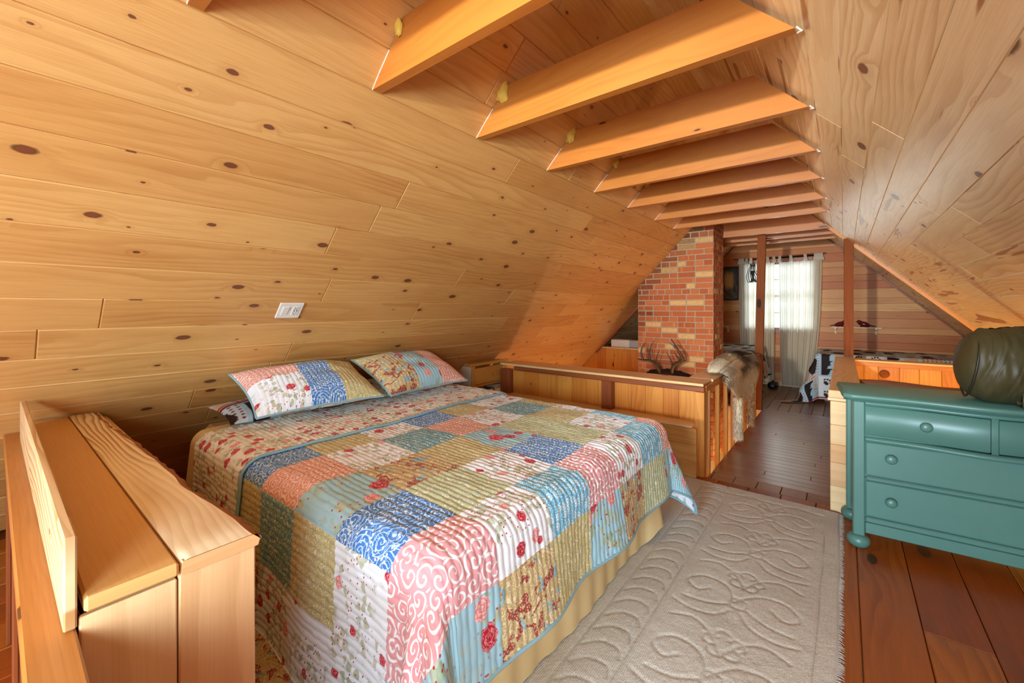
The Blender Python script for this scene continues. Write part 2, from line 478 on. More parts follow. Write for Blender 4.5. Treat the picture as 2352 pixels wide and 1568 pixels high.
# ------------------------------------------------------------------ mesh helpers
class MB:
    """Collects geometry for ONE mesh object with uv, rnd (per face) and material index."""

    def __init__(s):
        s.v = []; s.f = []; s.uv = []; s.r = []; s.mi = []

    def face(s, idx, uvs, rnd=0.0, mi=0):
        s.f.append(idx); s.uv.extend(uvs); s.r.append(rnd); s.mi.append(mi)

    def box(s, c, size, R=None, grain=0, bev=0.003, rnd=None, mi=0, uoff=0.0):
        rnd = random.random() if rnd is None else rnd
        h = [x / 2 for x in size]
        bev = min(bev, min(h) * 0.6)
        if R is None: R = Matrix.Identity(3)
        c = Vector(c)
        base = len(s.v)
        ids = {}
        loc = []

        def vid(p):
            k = tuple(round(x, 6) for x in p)
            if k not in ids:
                ids[k] = len(loc); loc.append(Vector(p))
                s.v.append(tuple(c + R @ Vector(p)))
            return ids[k]

        def add(ps, nrm):
            ax = max(range(3), key=lambda i: abs(nrm[i]))
            g = grain
            if ax == g:
                a, b = [i for i in range(3) if i != g]; k = 0.1
            else:
                a = g; b = [i for i in range(3) if i not in (g, ax)][0]; k = 1.0
            # orientation
            q = [Vector(p) for p in ps]
            if (q[1] - q[0]).cross(q[2] - q[1]).dot(Vector(nrm)) < 0: ps = ps[::-1]
            s.face([base + vid(p) for p in ps], [(p[a] * k + uoff, p[b] * (0.12 if ax == g else 1.0) + 0.5 * ax) for p in ps], rnd, mi)

        for ax in range(3):
            o = [i for i in range(3) if i != ax]
            for sg in (-1, 1):
                ps = []
                for e, f in ((-1, -1), (1, -1), (1, 1), (-1, 1)):
                    p = [0, 0, 0]; p[ax] = sg * h[ax]; p[o[0]] = e * (h[o[0]] - bev); p[o[1]] = f * (h[o[1]] - bev); ps.append(tuple(p))
                nr = [0, 0, 0]; nr[ax] = sg
                add(ps, nr)
        for ax in range(3):
            o = [i for i in range(3) if i != ax]
            for e in (-1, 1):
                for f in (-1, 1):
                    ps = []
                    for (t, w) in ((-1, 0), (1, 0), (1, 1), (-1, 1)):
                        p = [0, 0, 0]; p[ax] = t * (h[ax] - bev)
                        p[o[0]] = e * (h[o[0]] - (bev if w else 0)); p[o[1]] = f * (h[o[1]] - (0 if w else bev)); ps.append(tuple(p))
                    nr = [0, 0, 0]; nr[o[0]] = e * 1.01; nr[o[1]] = f
                    add(ps, nr)
        for e in (-1, 1):
            for f in (-1, 1):
                for g2 in (-1, 1):
                    ps = [(e * h[0], f * (h[1] - bev), g2 * (h[2] - bev)), (e * (h[0] - bev), f * h[1], g2 * (h[2] - bev)), (e * (h[0] - bev), f * (h[1] - bev), g2 * h[2])]
                    add(ps, (e * 1.02, f * 1.01, g2))

    def span(s, a, b, **k):
        s.box([(a[i] + b[i]) / 2 for i in range(3)], [abs(b[i] - a[i]) for i in range(3)], **k)

    def prism(s, poly, axis, d0, d1, rnd=None, mi=0, vert=False):
        """poly: 2D points in the two axes other than axis; extruded from d0 to d1."""
        rnd = random.random() if rnd is None else rnd
        o = [i for i in range(3) if i != axis]
        n = len(poly); base = len(s.v)
        for d in (d0, d1):
            for a, b in poly:
                p = [0, 0, 0]; p[axis] = d; p[o[0]] = a; p[o[1]] = b; s.v.append(tuple(p))
        sw = (lambda t: (t[1], t[0])) if vert else (lambda t: t)
        s.face([base + i for i in range(n)][::-1], [sw(poly[i]) for i in range(n)][::-1], rnd, mi)
        s.face([base + n + i for i in range(n)], [sw(poly[i]) for i in range(n)], rnd, mi)
        L = 0
        for i in range(n):
            j = (i + 1) % n
            l = math.dist(poly[i], poly[j])
            s.face([base + i, base + j, base + n + j, base + n + i], [(L, d0), (L + l, d0), (L + l, d1), (L, d1)], rnd, mi)
            L += l

    def tube(s, path, rad, seg=10, rnd=0.5, mi=0, caps=True):
        path = [Vector(p) for p in path]
        if not isinstance(rad, (list, tuple)): rad = [rad] * len(path)
        base = len(s.v); n = len(path)
        t0 = (path[1] - path[0]).normalized()
        a = t0.cross(Vector((0, 0, 1)))
        if a.length < 0.1: a = t0.cross(Vector((1, 0, 0)))
        a.normalize()
        for i in range(n):
            t = (path[min(i + 1, n - 1)] - path[max(i - 1, 0)]).normalized()
            a = (a - t * a.dot(t)).normalized(); b = t.cross(a)
            for k in range(seg):
                w = 2 * PI * k / seg
                s.v.append(tuple(path[i] + (a * math.cos(w) + b * math.sin(w)) * rad[i]))
        L = 0
        for i in range(n - 1):
            l = (path[i + 1] - path[i]).length
            for k in range(seg):
                k2 = (k + 1) % seg
                q = [base + i * seg + k, base + i * seg + k2, base + (i + 1) * seg + k2, base + (i + 1) * seg + k]
                v0 = k / seg * 0.1; v1 = (k + 1) / seg * 0.1
                s.face(q, [(L, v0), (L, v1), (L + l, v1), (L + l, v0)], rnd, mi)
            L += l
        if caps:
            s.face([base + k for k in range(seg)][::-1], [(0, 0)] * seg, rnd, mi)
            s.face([base + (n - 1) * seg + k for k in range(seg)], [(0, 0)] * seg, rnd, mi)

    def lathe(s, prof, c, R=None, seg=24, rnd=0.5, mi=0):
        """prof: (radius, height) from low to high along local z."""
        R = R or Matrix.Identity(3); c = Vector(c); base = len(s.v); n = len(prof)
        for r, h in prof:
            for k in range(seg):
                w = 2 * PI * k / seg
                s.v.append(tuple(c + R @ Vector((r * math.cos(w), r * math.sin(w), h))))
        for i in range(n - 1):
            for k in range(seg):
                k2 = (k + 1) % seg
                s.face([base + i * seg + k, base + i * seg + k2, base + (i + 1) * seg + k2, base + (i + 1) * seg + k], [(0, 0), (0.01, 0), (0.01, 0.01), (0, 0.01)], rnd, mi)
        s.face([base + k for k in range(seg)][::-1], [(0, 0)] * seg, rnd, mi)
        s.face([base + (n - 1) * seg + k for k in range(seg)], [(0, 0)] * seg, rnd, mi)

    def build(s, name, mats, parent=None, smooth=False, loc=None):
        me = bpy.data.meshes.new(name)
        v = s.v
        if parent is not None:
            off = Vector(parent.location)
            if parent.parent is not None: off += Vector(parent.parent.location)
        else: off = Vector(loc) if loc is not None else Vector((0, 0, 0))
        if off.length > 0: v = [(a - off.x, b - off.y, c - off.z) for a, b, c in v]
        me.from_pydata(v, [], s.f)
        ul = me.uv_layers.new(name='UVMap')
        ul.data.foreach_set('uv', np.array(s.uv, dtype=np.float32).ravel())
        at = me.attributes.new('rnd', 'FLOAT', 'FACE')
        at.data.foreach_set('value', np.array(s.r, dtype=np.float32))
        for m in (mats if isinstance(mats, (list, tuple)) else [mats]): me.materials.append(m)
        me.polygons.foreach_set('material_index', np.array(s.mi, dtype=np.int32))
        if smooth: me.polygons.foreach_set('use_smooth', np.ones(len(s.f), dtype=bool))
        me.update()
        o = bpy.data.objects.new(name, me)
        COL.objects.link(o)
        if parent is not None: o.parent = parent
        elif loc is not None: o.location = loc
        return o


def grid_mesh(name, P, UV, mats, parent=None, mi=None, attrs=None, col=None, smooth=True, flip=False, closed_u=False):
    """P (n,m,3) world positions; UV (n,m,2)."""
    n, m = P.shape[:2]
    idx = np.arange(n * m).reshape(n, m)
    if closed_u: idx = np.vstack([idx, idx[:1]])
    q = np.stack([idx[:-1, :-1], idx[1:, :-1], idx[1:, 1:], idx[:-1, 1:]], -1).reshape(-1, 4)
    if flip: q = q[:, ::-1]
    V = P.reshape(-1, 3).astype(np.float64)
    if parent is not None: V = V - np.array(parent.location)
    me = bpy.data.meshes.new(name)
    me.vertices.add(len(V)); me.vertices.foreach_set('co', V.astype(np.float32).ravel())
    me.loops.add(len(q) * 4); me.loops.foreach_set('vertex_index', q.astype(np.int32).ravel())
    me.polygons.add(len(q)); me.polygons.foreach_set('loop_start', np.arange(0, len(q) * 4, 4, dtype=np.int32))
    me.update(calc_edges=True)
    ul = me.uv_layers.new(name='UVMap')
    ul.data.foreach_set('uv', UV.reshape(-1, 2)[q.ravel()].astype(np.float32).ravel())
    for mm in (mats if isinstance(mats, (list, tuple)) else [mats]): me.materials.append(mm)
    if mi is not None: me.polygons.foreach_set('material_index', mi.astype(np.int32).ravel())
    if attrs:
        for k, a in attrs.items():
            at = me.attributes.new(k, 'FLOAT', 'POINT'); at.data.foreach_set('value', a.astype(np.float32).ravel())
    if col is not None:
        at = me.attributes.new('col', 'FLOAT_COLOR', 'POINT')
        cc = np.concatenate([col.reshape(-1, 3), np.ones((n * m, 1))], 1)
        at.data.foreach_set('color', cc.astype(np.float32).ravel())
    if smooth: me.polygons.foreach_set('use_smooth', np.ones(len(q), dtype=bool))
    me.update()
    o = bpy.data.objects.new(name, me); COL.objects.link(o)
    if parent is not None: o.parent = parent
    return o


def thing(name, label, cat, loc=(0, 0, 0), group=None):
    o = bpy.data.objects.new(name, None)
    o.empty_display_size = 0.05
    COL.objects.link(o); o.location = loc
    o['label'] = label; o['category'] = cat
    if group: o['group'] = group
    return o


def tag(o, label, cat, group=None):
    o['label'] = label; o['category'] = cat
    if group: o['group'] = group
    return o


def struct(o):
    o['kind'] = 'structure'
    return o


def rotz(a):
    return Matrix.Rotation(a, 3, 'Z')


def vnoise(x, y, seed=0):
    """smooth value noise on arrays, range -1..1"""
    xi = np.floor(x).astype(np.int64); yi = np.floor(y).astype(np.int64)
    fx = x - xi; fy = y - yi
    fx = fx * fx * (3 - 2 * fx); fy = fy * fy * (3 - 2 * fy)

    def h(a, b):
        k = (a * 374761393 + b * 668265263 + seed * 144269) & 0x7fffffff
        k = ((k ^ (k >> 13)) * 1274126177) & 0x7fffffff
        return ((k ^ (k >> 16)) & 0xffff) / 32767.5 - 1
    return (h(xi, yi) * (1 - fx) + h(xi + 1, yi) * fx) * (1 - fy) + (h(xi, yi + 1) * (1 - fx) + h(xi + 1, yi + 1) * fx) * fy


def smooth_path(pts, per=8):
    pts = [Vector(p) for p in pts]
    out = []
    for i in range(len(pts) - 1):
        p0 = pts[max(i - 1, 0)]; p1 = pts[i]; p2 = pts[i + 1]; p3 = pts[min(i + 2, len(pts) - 1)]
        for k in range(per):
            t = k / per
            out.append(0.5 * ((2 * p1) + (p2 - p0) * t + (2 * p0 - 5 * p1 + 4 * p2 - p3) * t * t + (3 * p1 - p0 - 3 * p2 + p3) * t ** 3))
    out.append(pts[-1])
    return out


# ================================================================== SETTING
YN, YS, YF = -2.80, 6.20, 8.28        # near gable, step in the slopes, far gable
ZB = 2.235                            # underside of the collar ties
aL = math.radians(46)
OL = Vector((-1.588, 0, ZB)); DL = Vector((-math.cos(aL), 0, -math.sin(aL))); NLn = Vector((math.sin(aL), 0, -math.cos(aL)))
OR = Vector((-0.105, 0, ZB)); DR = Vector((math.cos(PI / 4), 0, -math.sin(PI / 4))); NRn = Vector((-math.sin(PI / 4), 0, -math.cos(PI / 4)))


def slope(name, O, D, N, w, k0, k1, y0, y1, off, mat, lens, bev=0.004):
    mb = MB()
    R = Matrix((Vector((0, 1, 0)), D, N)).transposed()
    R = Matrix.Identity(3)
    R.col[0] = Vector((0, 1, 0)); R.col[1] = D; R.col[2] = N
    for k in range(k0, k1):
        y = y0 - (0.0 if k == k0 else random.random() * 1.5)
        while y < y1:
            L = random.uniform(*lens)
            a = max(y, y0); b = min(y + L, y1)
            if b - a > 0.02:
                c = O + D * ((k + 0.5) * w) + N * (-0.011 - off) + Vector((0, (a + b) / 2, 0))
                mb.box(c, (b - a - 0.0008, w - 0.0005, 0.022), R, 0, bev)
            y += L
    return struct(mb.build(name, mat))


slope('ceiling_left', OL, DL, NLn, 0.1785, -6, 17, YN, YS, 0.0, M['pine'], (1.4, 3.4))
slope('ceiling_left', OL, DL, NLn, 0.1785, -6, 17, YS + 0.001, YF + 0.1, 0.075, M['pine_pale'], (0.9, 2.2))
slope('ceiling_right', OR, DR, NRn, 0.1355, -8, 23, YN, YS, 0.0, M['pine_pale'], (1.2, 3.2), 0.0022)
slope('ceiling_right', OR, DR, NRn, 0.1355, -8, 23, YS + 0.001, YF + 0.1, 0.055, M['pine_pale'], (0.9, 2.2))
# batten along each step
for nm, O, D, N, L in (('trim_1', OL, DL, NLn, 2.4), ('trim_2', OR, DR, NRn, 2.0)):
    mb = MB(); R = Matrix.Identity(3); R.col[0] = D; R.col[1] = Vector((0, 1, 0)); R.col[2] = N
    mb.box(O + D * (L / 2 - 0.1) + N * 0.004 + Vector((0, YS + 0.012, 0)), (L, 0.03, 0.05), R, 0, 0.003)
    struct(mb.build(nm, M['brown'] if nm == 'trim_1' else M['golden']))
# outer shell of the roof so no daylight leaks between boards
mb = MB()
mb.prism([(-4.2, -0.16), (-0.86, 3.29), (2.6, -0.20), (2.6, 0.10), (-0.86, 3.60), (-4.2, 0.14)], 1, YN - 0.3, YF + 0.4)
struct(mb.build('roof', M['gap']))


def floor_part(name, x0, x1, y0, y1, along, w, mat, phase, lens, z=0.0):
    mb = MB()
    a0, a1 = (x0, x1) if along == 'Y' else (y0, y1)
    b0, b1 = (y0, y1) if along == 'Y' else (x0, x1)
    k = math.floor((a0 - phase) / w)
    while phase + k * w < a1:
        lo = max(a0, phase + k * w); hi = min(a1, phase + (k + 1) * w)
        y = b0 - random.random() * 0.8
        while y < b1:
            L = random.uniform(*lens); c0 = max(y, b0); c1 = min(y + L, b1)
            if hi - lo > 0.01 and c1 - c0 > 0.01:
                if along == 'Y': mb.box(((lo + hi) / 2, (c0 + c1) / 2, z - 0.0125), (hi - lo - 0.003, c1 - c0 - 0.002, 0.025), None, 1, 0.003)
                else: mb.box(((c0 + c1) / 2, (lo + hi) / 2, z - 0.0125), (c1 - c0 - 0.002, hi - lo - 0.002, 0.025), None, 0, 0.002)
            y += L
        k += 1
    return struct(mb.build(name, mat))


floor_part('floor', -3.9, 2.4, YN, 3.45, 'Y', 0.197, M['floor'], 0.054, (2.0, 4.5))
floor_part('floor', -0.82, -0.04, 3.45, 3.60, 'Y', 0.15, M['floorfar'], -0.05, (0.3, 0.5))
floor_part('floor', -0.82, -0.04, 3.60, 6.24, 'X', 0.088, M['floorhall'], 3.60, (0.9, 1.6))
floor_part('floor', 0.06, 2.4, 3.45, 4.36, 'Y', 0.197, M['floor'], 0.054, (1, 2))
floor_part('floor', -3.9, 2.4, 6.24, YF + 0.1, 'Y', 0.118, M['floorfar'], -0.9, (0.9, 2.0))
# storey below, seen only through the stair openings, and the joists' dark underside
mb = MB(); mb.span((-3.9, 3.3, -2.45), (2.4, 6.6, -2.40), bev=0.0)
struct(mb.build('floor', M['capwood']))
mb = MB()
for a, b in (((-3.9, YN, -0.20), (2.4, 3.43, -0.03)), ((-0.80, 3.43, -0.20), (-0.05, 6.24, -0.03)), ((-3.9, 6.26, -0.20), (2.4, YF + 0.1, -0.03)), ((0.09, 3.43, -0.20), (2.4, 4.36, -0.03))):
    mb.span(a, b, bev=0.0)
struct(mb.build('floor', M['capwood']))
mb = MB()
for a, b in (((-3.9, 3.35, -2.4), (2.4, 3.43, -0.2)), ((-3.9, 6.30, -2.4), (0.0, 6.36, -0.2)), ((-3.9, 3.43, -2.4), (-3.85, 6.3, 0.0)), ((2.35, 3.43, -2.4), (2.4, 6.3, 0.0))):
    mb.span(a, b, bev=0.0)
struct(mb.build('wall_lower', M['capwood']))


# ---- gable walls
def gable(name, y, t, boards, mat, win, tones=None):
    """horizontal boards clipped to the gable, leaving the window opening (x0,x1,z0,z1)"""
    mb = MB()
    z = -0.02; i = 0
    while z < 3.0:
        h = boards[i % len(boards)]
        zt = z + h
        zm = min(zt, 2.96)
        xl = OL.x - (ZB - zm) / math.tan(aL) * 1.0 - 0.12
        xr = OR.x + (ZB - zm) + 0.10
        segs = [(xl - 0.1, xr + 0.1)]
        if win and zt > win[2] + 0.01 and z < win[3] - 0.01:
            segs = [(xl - 0.1, win[0]), (win[1], xr + 0.1)]
        r = tones[i % len(tones)] if tones else None
        for a, b in segs:
            if b - a > 0.03: mb.span((a, y, z + 0.0006), (b, y + t, zt - 0.0006), grain=0, bev=0.002, rnd=r)
        z = zt; i += 1
    return struct(mb.build(name, mat))


WIN = (-1.35, -0.36, 0.94, 2.06)
tn = [0.34, 0.06, 0.39, 0.10, 0.355, 0.07, 0.12, 0.38, 0.335, 0.36, 0.09, 0.03]
gable('wall_far', YF, 0.05, [0.138, 0.105, 0.12, 0.085, 0.142, 0.118, 0.10, 0.125, 0.09], M['red'], WIN, tn)
NWIN = (-0.78, 0.28, 0.55, 1.65)
gable('wall_near', YN - 0.05, 0.05, [0.14], M['pine'], NWIN)
for nm, y, s_ in (('wall_far_backing', YF + 0.05, 1), ('wall_near_backing', YN - 0.10, -1)):
    mb = MB(); w = WIN if s_ > 0 else NWIN
    for a, b in (((-4.2, -0.5), (w[0], 3.2)), ((w[1], -0.5), (2.6, 3.2)), ((w[0], -0.5), (w[1], w[2])), ((w[0], w[3]), (w[1], 3.2))):
        mb.span((a[0], y, a[1]), (b[0], y + 0.05, b[1]), bev=0.0)
    struct(mb.build('wall_outer', M['gap']))


def sash_window(name, w, y, s_):
    root = bpy.data.objects.new(name, None); COL.objects.link(root); root.location = ((w[0] + w[1]) / 2, y, w[2]); struct(root)
    mb = MB()
    x0, x1, z0, z1 = w
    for a, b in (((x0 - 0.04, z0 - 0.07), (x0 + 0.03, z1 + 0.07)), ((x1 - 0.03, z0 - 0.07), (x1 + 0.04, z1 + 0.07)), ((x0 + 0.03, z1 - 0.03), (x1 - 0.03, z1 + 0.07)), ((x0 + 0.03, z0 - 0.07), (x1 - 0.03, z0 + 0.03))):
        mb.span((a[0], y - 0.02, a[1]), (b[0], y + 0.05, b[1]), grain=2)
    mb.build('window_frame', M['brown'], root)
    mb = MB(); zm = (z0 + z1) / 2
    mb.span((x0 + 0.03, y + 0.03, zm - 0.022), (x1 - 0.03, y + 0.06, zm + 0.022), grain=0)
    for k in (1, 2): mb.span((x0 + (x1 - x0) * k / 3 - 0.009, y + 0.035, z0), (x0 + (x1 - x0) * k / 3 + 0.009, y + 0.055, z1), grain=2)
    for zz in (z0 + (zm - z0) / 2, zm + (z1 - zm) / 2): mb.span((x0, y + 0.035, zz - 0.009), (x1, y + 0.055, zz + 0.009))
    mb.build('window_muntin', M['offwhite'], root)
    mb = MB(); mb.span((x0, y + 0.044, z0), (x1, y + 0.048, z1), bev=0.0)
    mb.build('window_pane', M['glass'], root)
    return root


sash_window('window_1', WIN, YF, 1)
sash_window('window_2', NWIN, YN - 0.05, -1)
root = bpy.data.objects.new('added_roof_window', None); COL.objects.link(root); root.location = (0.70, -1.15, 1.43); struct(root)  # unseen roof window, added to go with the fill light; slope left uncut
R3 = Matrix.Identity(3); R3.col[0] = DR; R3.col[1] = Vector((0, 1, 0)); R3.col[2] = NRn
c3 = OR + DR * 1.13 + Vector((0, -1.15, 0)) + NRn * 0.016
mb = MB()
for a, b, w_, h_ in ((-0.46, 0, 0.06, 1.06), (0.46, 0, 0.06, 1.06), (0, -0.50, 0.86, 0.06), (0, 0.50, 0.86, 0.06)): mb.box(c3 + DR * a + Vector((0, b, 0)), (w_, h_, 0.03), R3, 1)
mb.build('window_frame', M['brown'], root)
mb = MB(); mb.box(c3, (0.86, 0.94, 0.006), R3, 1, 0.0); mb.build('window_pane', M['glass'], root)
# trim where the far gable meets the slopes, and baseboard
mb = MB()
for O, D, N, off, L0, L1 in ((OL, DL, NLn, 0.075, -0.25, 2.6), (OR, DR, NRn, 0.055, -0.25, 2.3)):
    R = Matrix.Identity(3); R.col[0] = D; R.col[1] = Vector((0, 1, 0)); R.col[2] = N
    mb.box(O + D * ((L0 + L1) / 2) + N * (-off + 0.010) + Vector((0, YF - 0.010, 0)), (L1 - L0, 0.02, 0.02), R, 0, 0.003)
struct(mb.build('trim_3', M['brown']))
mb = MB(); mb.span((-3.4, YF - 0.016, 0.0), (2.2, YF, 0.07), grain=0)
struct(mb.build('baseboard_far', M['capwood']))

# ================================================================== COLLAR TIES
ordn = ['first', 'second', 'third', 'fourth', 'fifth', 'sixth', 'seventh', 'eighth', 'ninth', 'tenth', 'eleventh']
tie_y = [0.385, 1.031, 1.679, 2.374, 3.06, 3.73, 4.44, 5.06, 6.115, 6.63, 7.06]
tie_x = ['over the storage ledge', 'above the near pillow, pale and brightly lit', 'over the near half of the quilt, one dark knot near its middle',
         'over the far half of the quilt', 'above the patchwork bed\'s far edge', 'above the stair railing', 'above the antlers', 'touching the brick chimney',
         'carrying the red brown post', 'between the post and the curtains', 'last before the curtained window']
for i, y in enumerate(tie_y):
    far = y > YS
    root = thing('collar_tie', '%s honey stained collar tie from the camera, %s' % (ordn[i], tie_x[i].split(',')[0]), 'ceiling beam', (-0.86, y, ZB), 'collar ties across the roof')
    xl0 = OL.x + 0.006 - (0.10 if far else 0); xr0 = -0.128 + (0.05 if far else 0)
    h = 0.222
    mb = MB()
    ch = h / math.tan(aL)
    mb.prism([(xl0, ZB), (xr0, ZB), (xr0 - h, ZB + h), (xl0 + ch, ZB + h)], 1, y, y + 0.042)
    mb.build('beam', M['beam'], root)
    if not far:
        mb = MB()
        mb.tube([(xr0 + 0.004, y + 0.004, ZB + 0.004), (xr0 + 0.018, y + 0.02, ZB - 0.006), (xr0 + 0.004, y + 0.044, ZB + 0.004)], 0.003, 6)
        mb.build('caulk', M['chalk'], root)['label'] = 'white caulk blob'
        mb = MB(); mb.tube([(xl0 - 0.002, y, ZB + 0.0), (xl0 + 0.05, y - 0.001, ZB + 0.055), (xl0 + 0.12, y - 0.001, ZB + 0.125)], 0.002, 6)
        mb.build('caulk', M['chalk'], root)['label'] = 'white caulk line'
    if 1 <= i <= 5:
        sd = random.random() * 9
        th = np.linspace(0, PI, 13)[:, None]; ph = np.linspace(0, 2 * PI, 19)[None, :]
        rr = 1 + 0.35 * vnoise(th * 2.2 + sd, ph * 1.6 + sd, i)
        cx, cz = xl0 + ch - 0.030, ZB + h - 0.025
        k = (0.55, 1, 0.8, 0.5, 0.4)[i - 1] * 0.9 + 0.2
        P = np.stack([cx + 0.040 * k * rr * np.sin(th) * np.cos(ph), y - 0.002 + 0.026 * k * rr * np.sin(th) * np.sin(ph), cz + 0.055 * k * rr * np.cos(th) + 0 * ph], -1)
        grid_mesh('spray_foam', P, np.zeros(P.shape[:2] + (2,)), M['foam'], root)['label'] = 'yellow foam blob'

# posts
mb = MB(); R = Matrix.Rotation(math.radians(1.2), 3, 'Y')
mb.box((-0.845, 6.195, 1.11), (0.092, 0.06, 2.235), R, 2, 0.003)
tag(mb.build('wooden_post', M['redbrown']), 'red brown post at the baluster railing end, rising to a collar tie', 'post')
mb = MB(); mb.span((0.0, 6.17, 0.735), (0.088, 6.215, 2.10), grain=2)
tag(mb.build('wooden_post', M['redbrown']), 'red brown post standing on the half wall cap, in front of the bird shelf', 'post')

# ================================================================== CHIMNEY
ch = thing('brick_chimney', 'red and buff brick chimney rising into the sloped ceiling behind antlers', 'chimney', (-1.74, 5.85, 0))
CX0, CX1, CY0, CY1 = -2.22, -1.257, 5.58, 6.128
mb = MB(); mb.span((CX0 + 0.003, CY0 + 0.0045, -2.4), (CX1 - 0.0045, CY1 - 0.003, 2.93), bev=0)
mb.build('mortar', M['mortar'], ch)
mb = MB(); soot = []
course = 0.0715; row = 0
z = -0.6
while z < 2.55:
    for side in (0, 1):
        a0, a1 = (CX0, CX1) if side == 0 else (CY0, CY1)
        hdr = (row % 5 == 4)
        Lb = 0.106 if (hdr or (side == 1)) else 0.2135
        if side == 1 and row % 3 == 0: Lb = 0.2135
        x = a0 - (Lb / 2 if row % 2 else 0.0)
        while x < a1 - 0.01:
            l = Lb
            if side == 0 and random.random() < 0.12: l = 0.106
            p = max(x, a0); q = min(x + l, a1)
            if q - p > 0.025:
                jit = random.uniform(-0.0035, 0.003); r = random.random()
                n0 = len(mb.f)
                if side == 0: mb.span((p + 0.006, CY0 - jit, z + 0.006), (q - 0.006, CY0 + 0.05, z + course - 0.006), bev=0.004, rnd=r)
                else:
                    mb.span((CX1 - 0.05, p + 0.006, z + 0.006), (CX1 + jit, q - 0.006, z + course - 0.006), grain=1, bev=0.004, rnd=r)
                xm = (p + q) / 2
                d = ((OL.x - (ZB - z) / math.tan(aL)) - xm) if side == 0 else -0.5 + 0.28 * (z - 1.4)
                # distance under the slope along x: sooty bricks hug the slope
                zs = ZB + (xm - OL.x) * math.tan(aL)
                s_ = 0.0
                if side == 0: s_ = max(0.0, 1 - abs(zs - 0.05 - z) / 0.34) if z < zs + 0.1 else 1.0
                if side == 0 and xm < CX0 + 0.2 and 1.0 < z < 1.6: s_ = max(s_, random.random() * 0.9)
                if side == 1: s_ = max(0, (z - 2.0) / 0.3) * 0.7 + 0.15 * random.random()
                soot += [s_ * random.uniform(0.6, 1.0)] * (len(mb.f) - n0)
            x += l
    z += course; row += 1
o = mb.build('brick_face', M['brick'], ch)
at = o.data.attributes.new('soot', 'FLOAT', 'FACE'); at.data.foreach_set('value', np.array(soot, dtype=np.float32))

# ================================================================== STAIR RAILING (panelled) with ledge
rl = thing('panelled_stair_railing', 'panelled pine stair railing with tan cap and low ledge beside the bed', 'railing', (-1.8, 3.45, 0))
mb = MB(); x = -2.86
while x < -0.88:
    w = random.uniform(0.10, 0.17); mb.span((x, 3.500, 0.38), (min(x + w, -0.875) - 0.001, 3.520, 0.655), grain=2, bev=0.003); x += w
mb.build('panel', M['golden'], rl)
mb = MB(); mb.span((-2.885, 3.445, 0.692), (-0.855, 3.72, 0.712), grain=0, bev=0.004)
mb.build('cap', M['capwood'], rl)
mb = MB(); mb.span((-2.885, 3.428, 0.693), (-0.845, 3.446, 0.714), grain=0, bev=0.004)
mb.build('cap_edge', M['capedge'], rl)['label'] = 'pale worn edge strip'
mb = MB(); mb.span((-2.70, 3.425, 0.650), (-0.838, 3.462, 0.6915), grain=0, bev=0.006)
mb.build('trim_rail', M['brown'], rl)
for xa, xb in ((-1.70, -1.605), (-2.88, -2.76)):
    mb = MB(); mb.span((xa, 3.425, 0.40), (xb, 3.499, 0.652), grain=2); mb.build('post', M['brown'], rl)
mb = MB(); mb.span((-0.905, 3.415, 0.0), (-0.836, 3.478, 0.6505), grain=2); mb.build('corner_post', M['golden'], rl)
mb = MB(); mb.span((-2.86, 3.335, 0.385), (-0.906, 3.500, 0.402), grain=0); mb.build('ledge', M['capwood'], rl)
mb = MB(); z = 0.0
for hgt in (0.125, 0.13, 0.125):
    mb.span((-2.86, 3.345, z), (-0.875, 3.363, z + hgt), grain=0); z += hgt + 0.001
mb.build('ledge_front', M['pine'], rl)

# baluster railing along the hall
rb = thing('baluster_railing', 'pine baluster railing with slats along the hall stairwell under a pelt', 'railing', (-0.87, 4.8, 0))
mb = MB(); mb.span((-1.035, 3.722, 0.692), (-0.842, 6.16, 0.712), grain=1, bev=0.004); mb.build('cap', M['capwood'], rb)
mb = MB(); mb.span((-0.875, 3.480, 0.645), (-0.835, 6.16, 0.6915), grain=1, bev=0.004); mb.build('top_rail', M['golden'], rb)
for k in range(8):
    y0 = 3.590 + 0.320 * k
    mb = MB(); mb.span((-0.872, y0, -0.16), (-0.838, y0 + 0.036, 0.6445), grain=2); mb.build('slat', M['golden'] if k % 3 else M['pine'], rb)

# back wall of the stairwell beyond the railing
kw = thing('panelled_knee_wall', 'orange pine panelled knee wall between the ceiling slope and brick chimney', 'half wall', (-2.8, 6.24, 0))
mb = MB(); x = -3.6
while x < CX0 - 0.002:
    w = random.uniform(0.10, 0.16); mb.span((x, 6.235, -2.4), (min(x + w, CX0 - 0.002) - 0.001, 6.255, 0.655), grain=2); x += w
mb.build('panel', M['golden'], kw)
mb = MB(); mb.span((-3.25, 6.215, 0.656), (CX0 - 0.003, 6.42, 0.676), grain=0); mb.build('cap', M['capwood'], kw)
wb = thing('white_storage_box', 'white box with a grey end on the knee wall cap beside the chimney', 'box', (-2.75, 6.30, 0.677))
mb = MB(); mb.span((-2.93, 6.24, 0.677), (-2.62, 6.40, 0.80), bev=0.012); mb.build('box_body', M['offwhite'], wb)
mb = MB(); mb.span((-2.619, 6.243, 0.679), (-2.45, 6.397, 0.797), bev=0.010); mb.build('end_cap', M['grey'], wb)

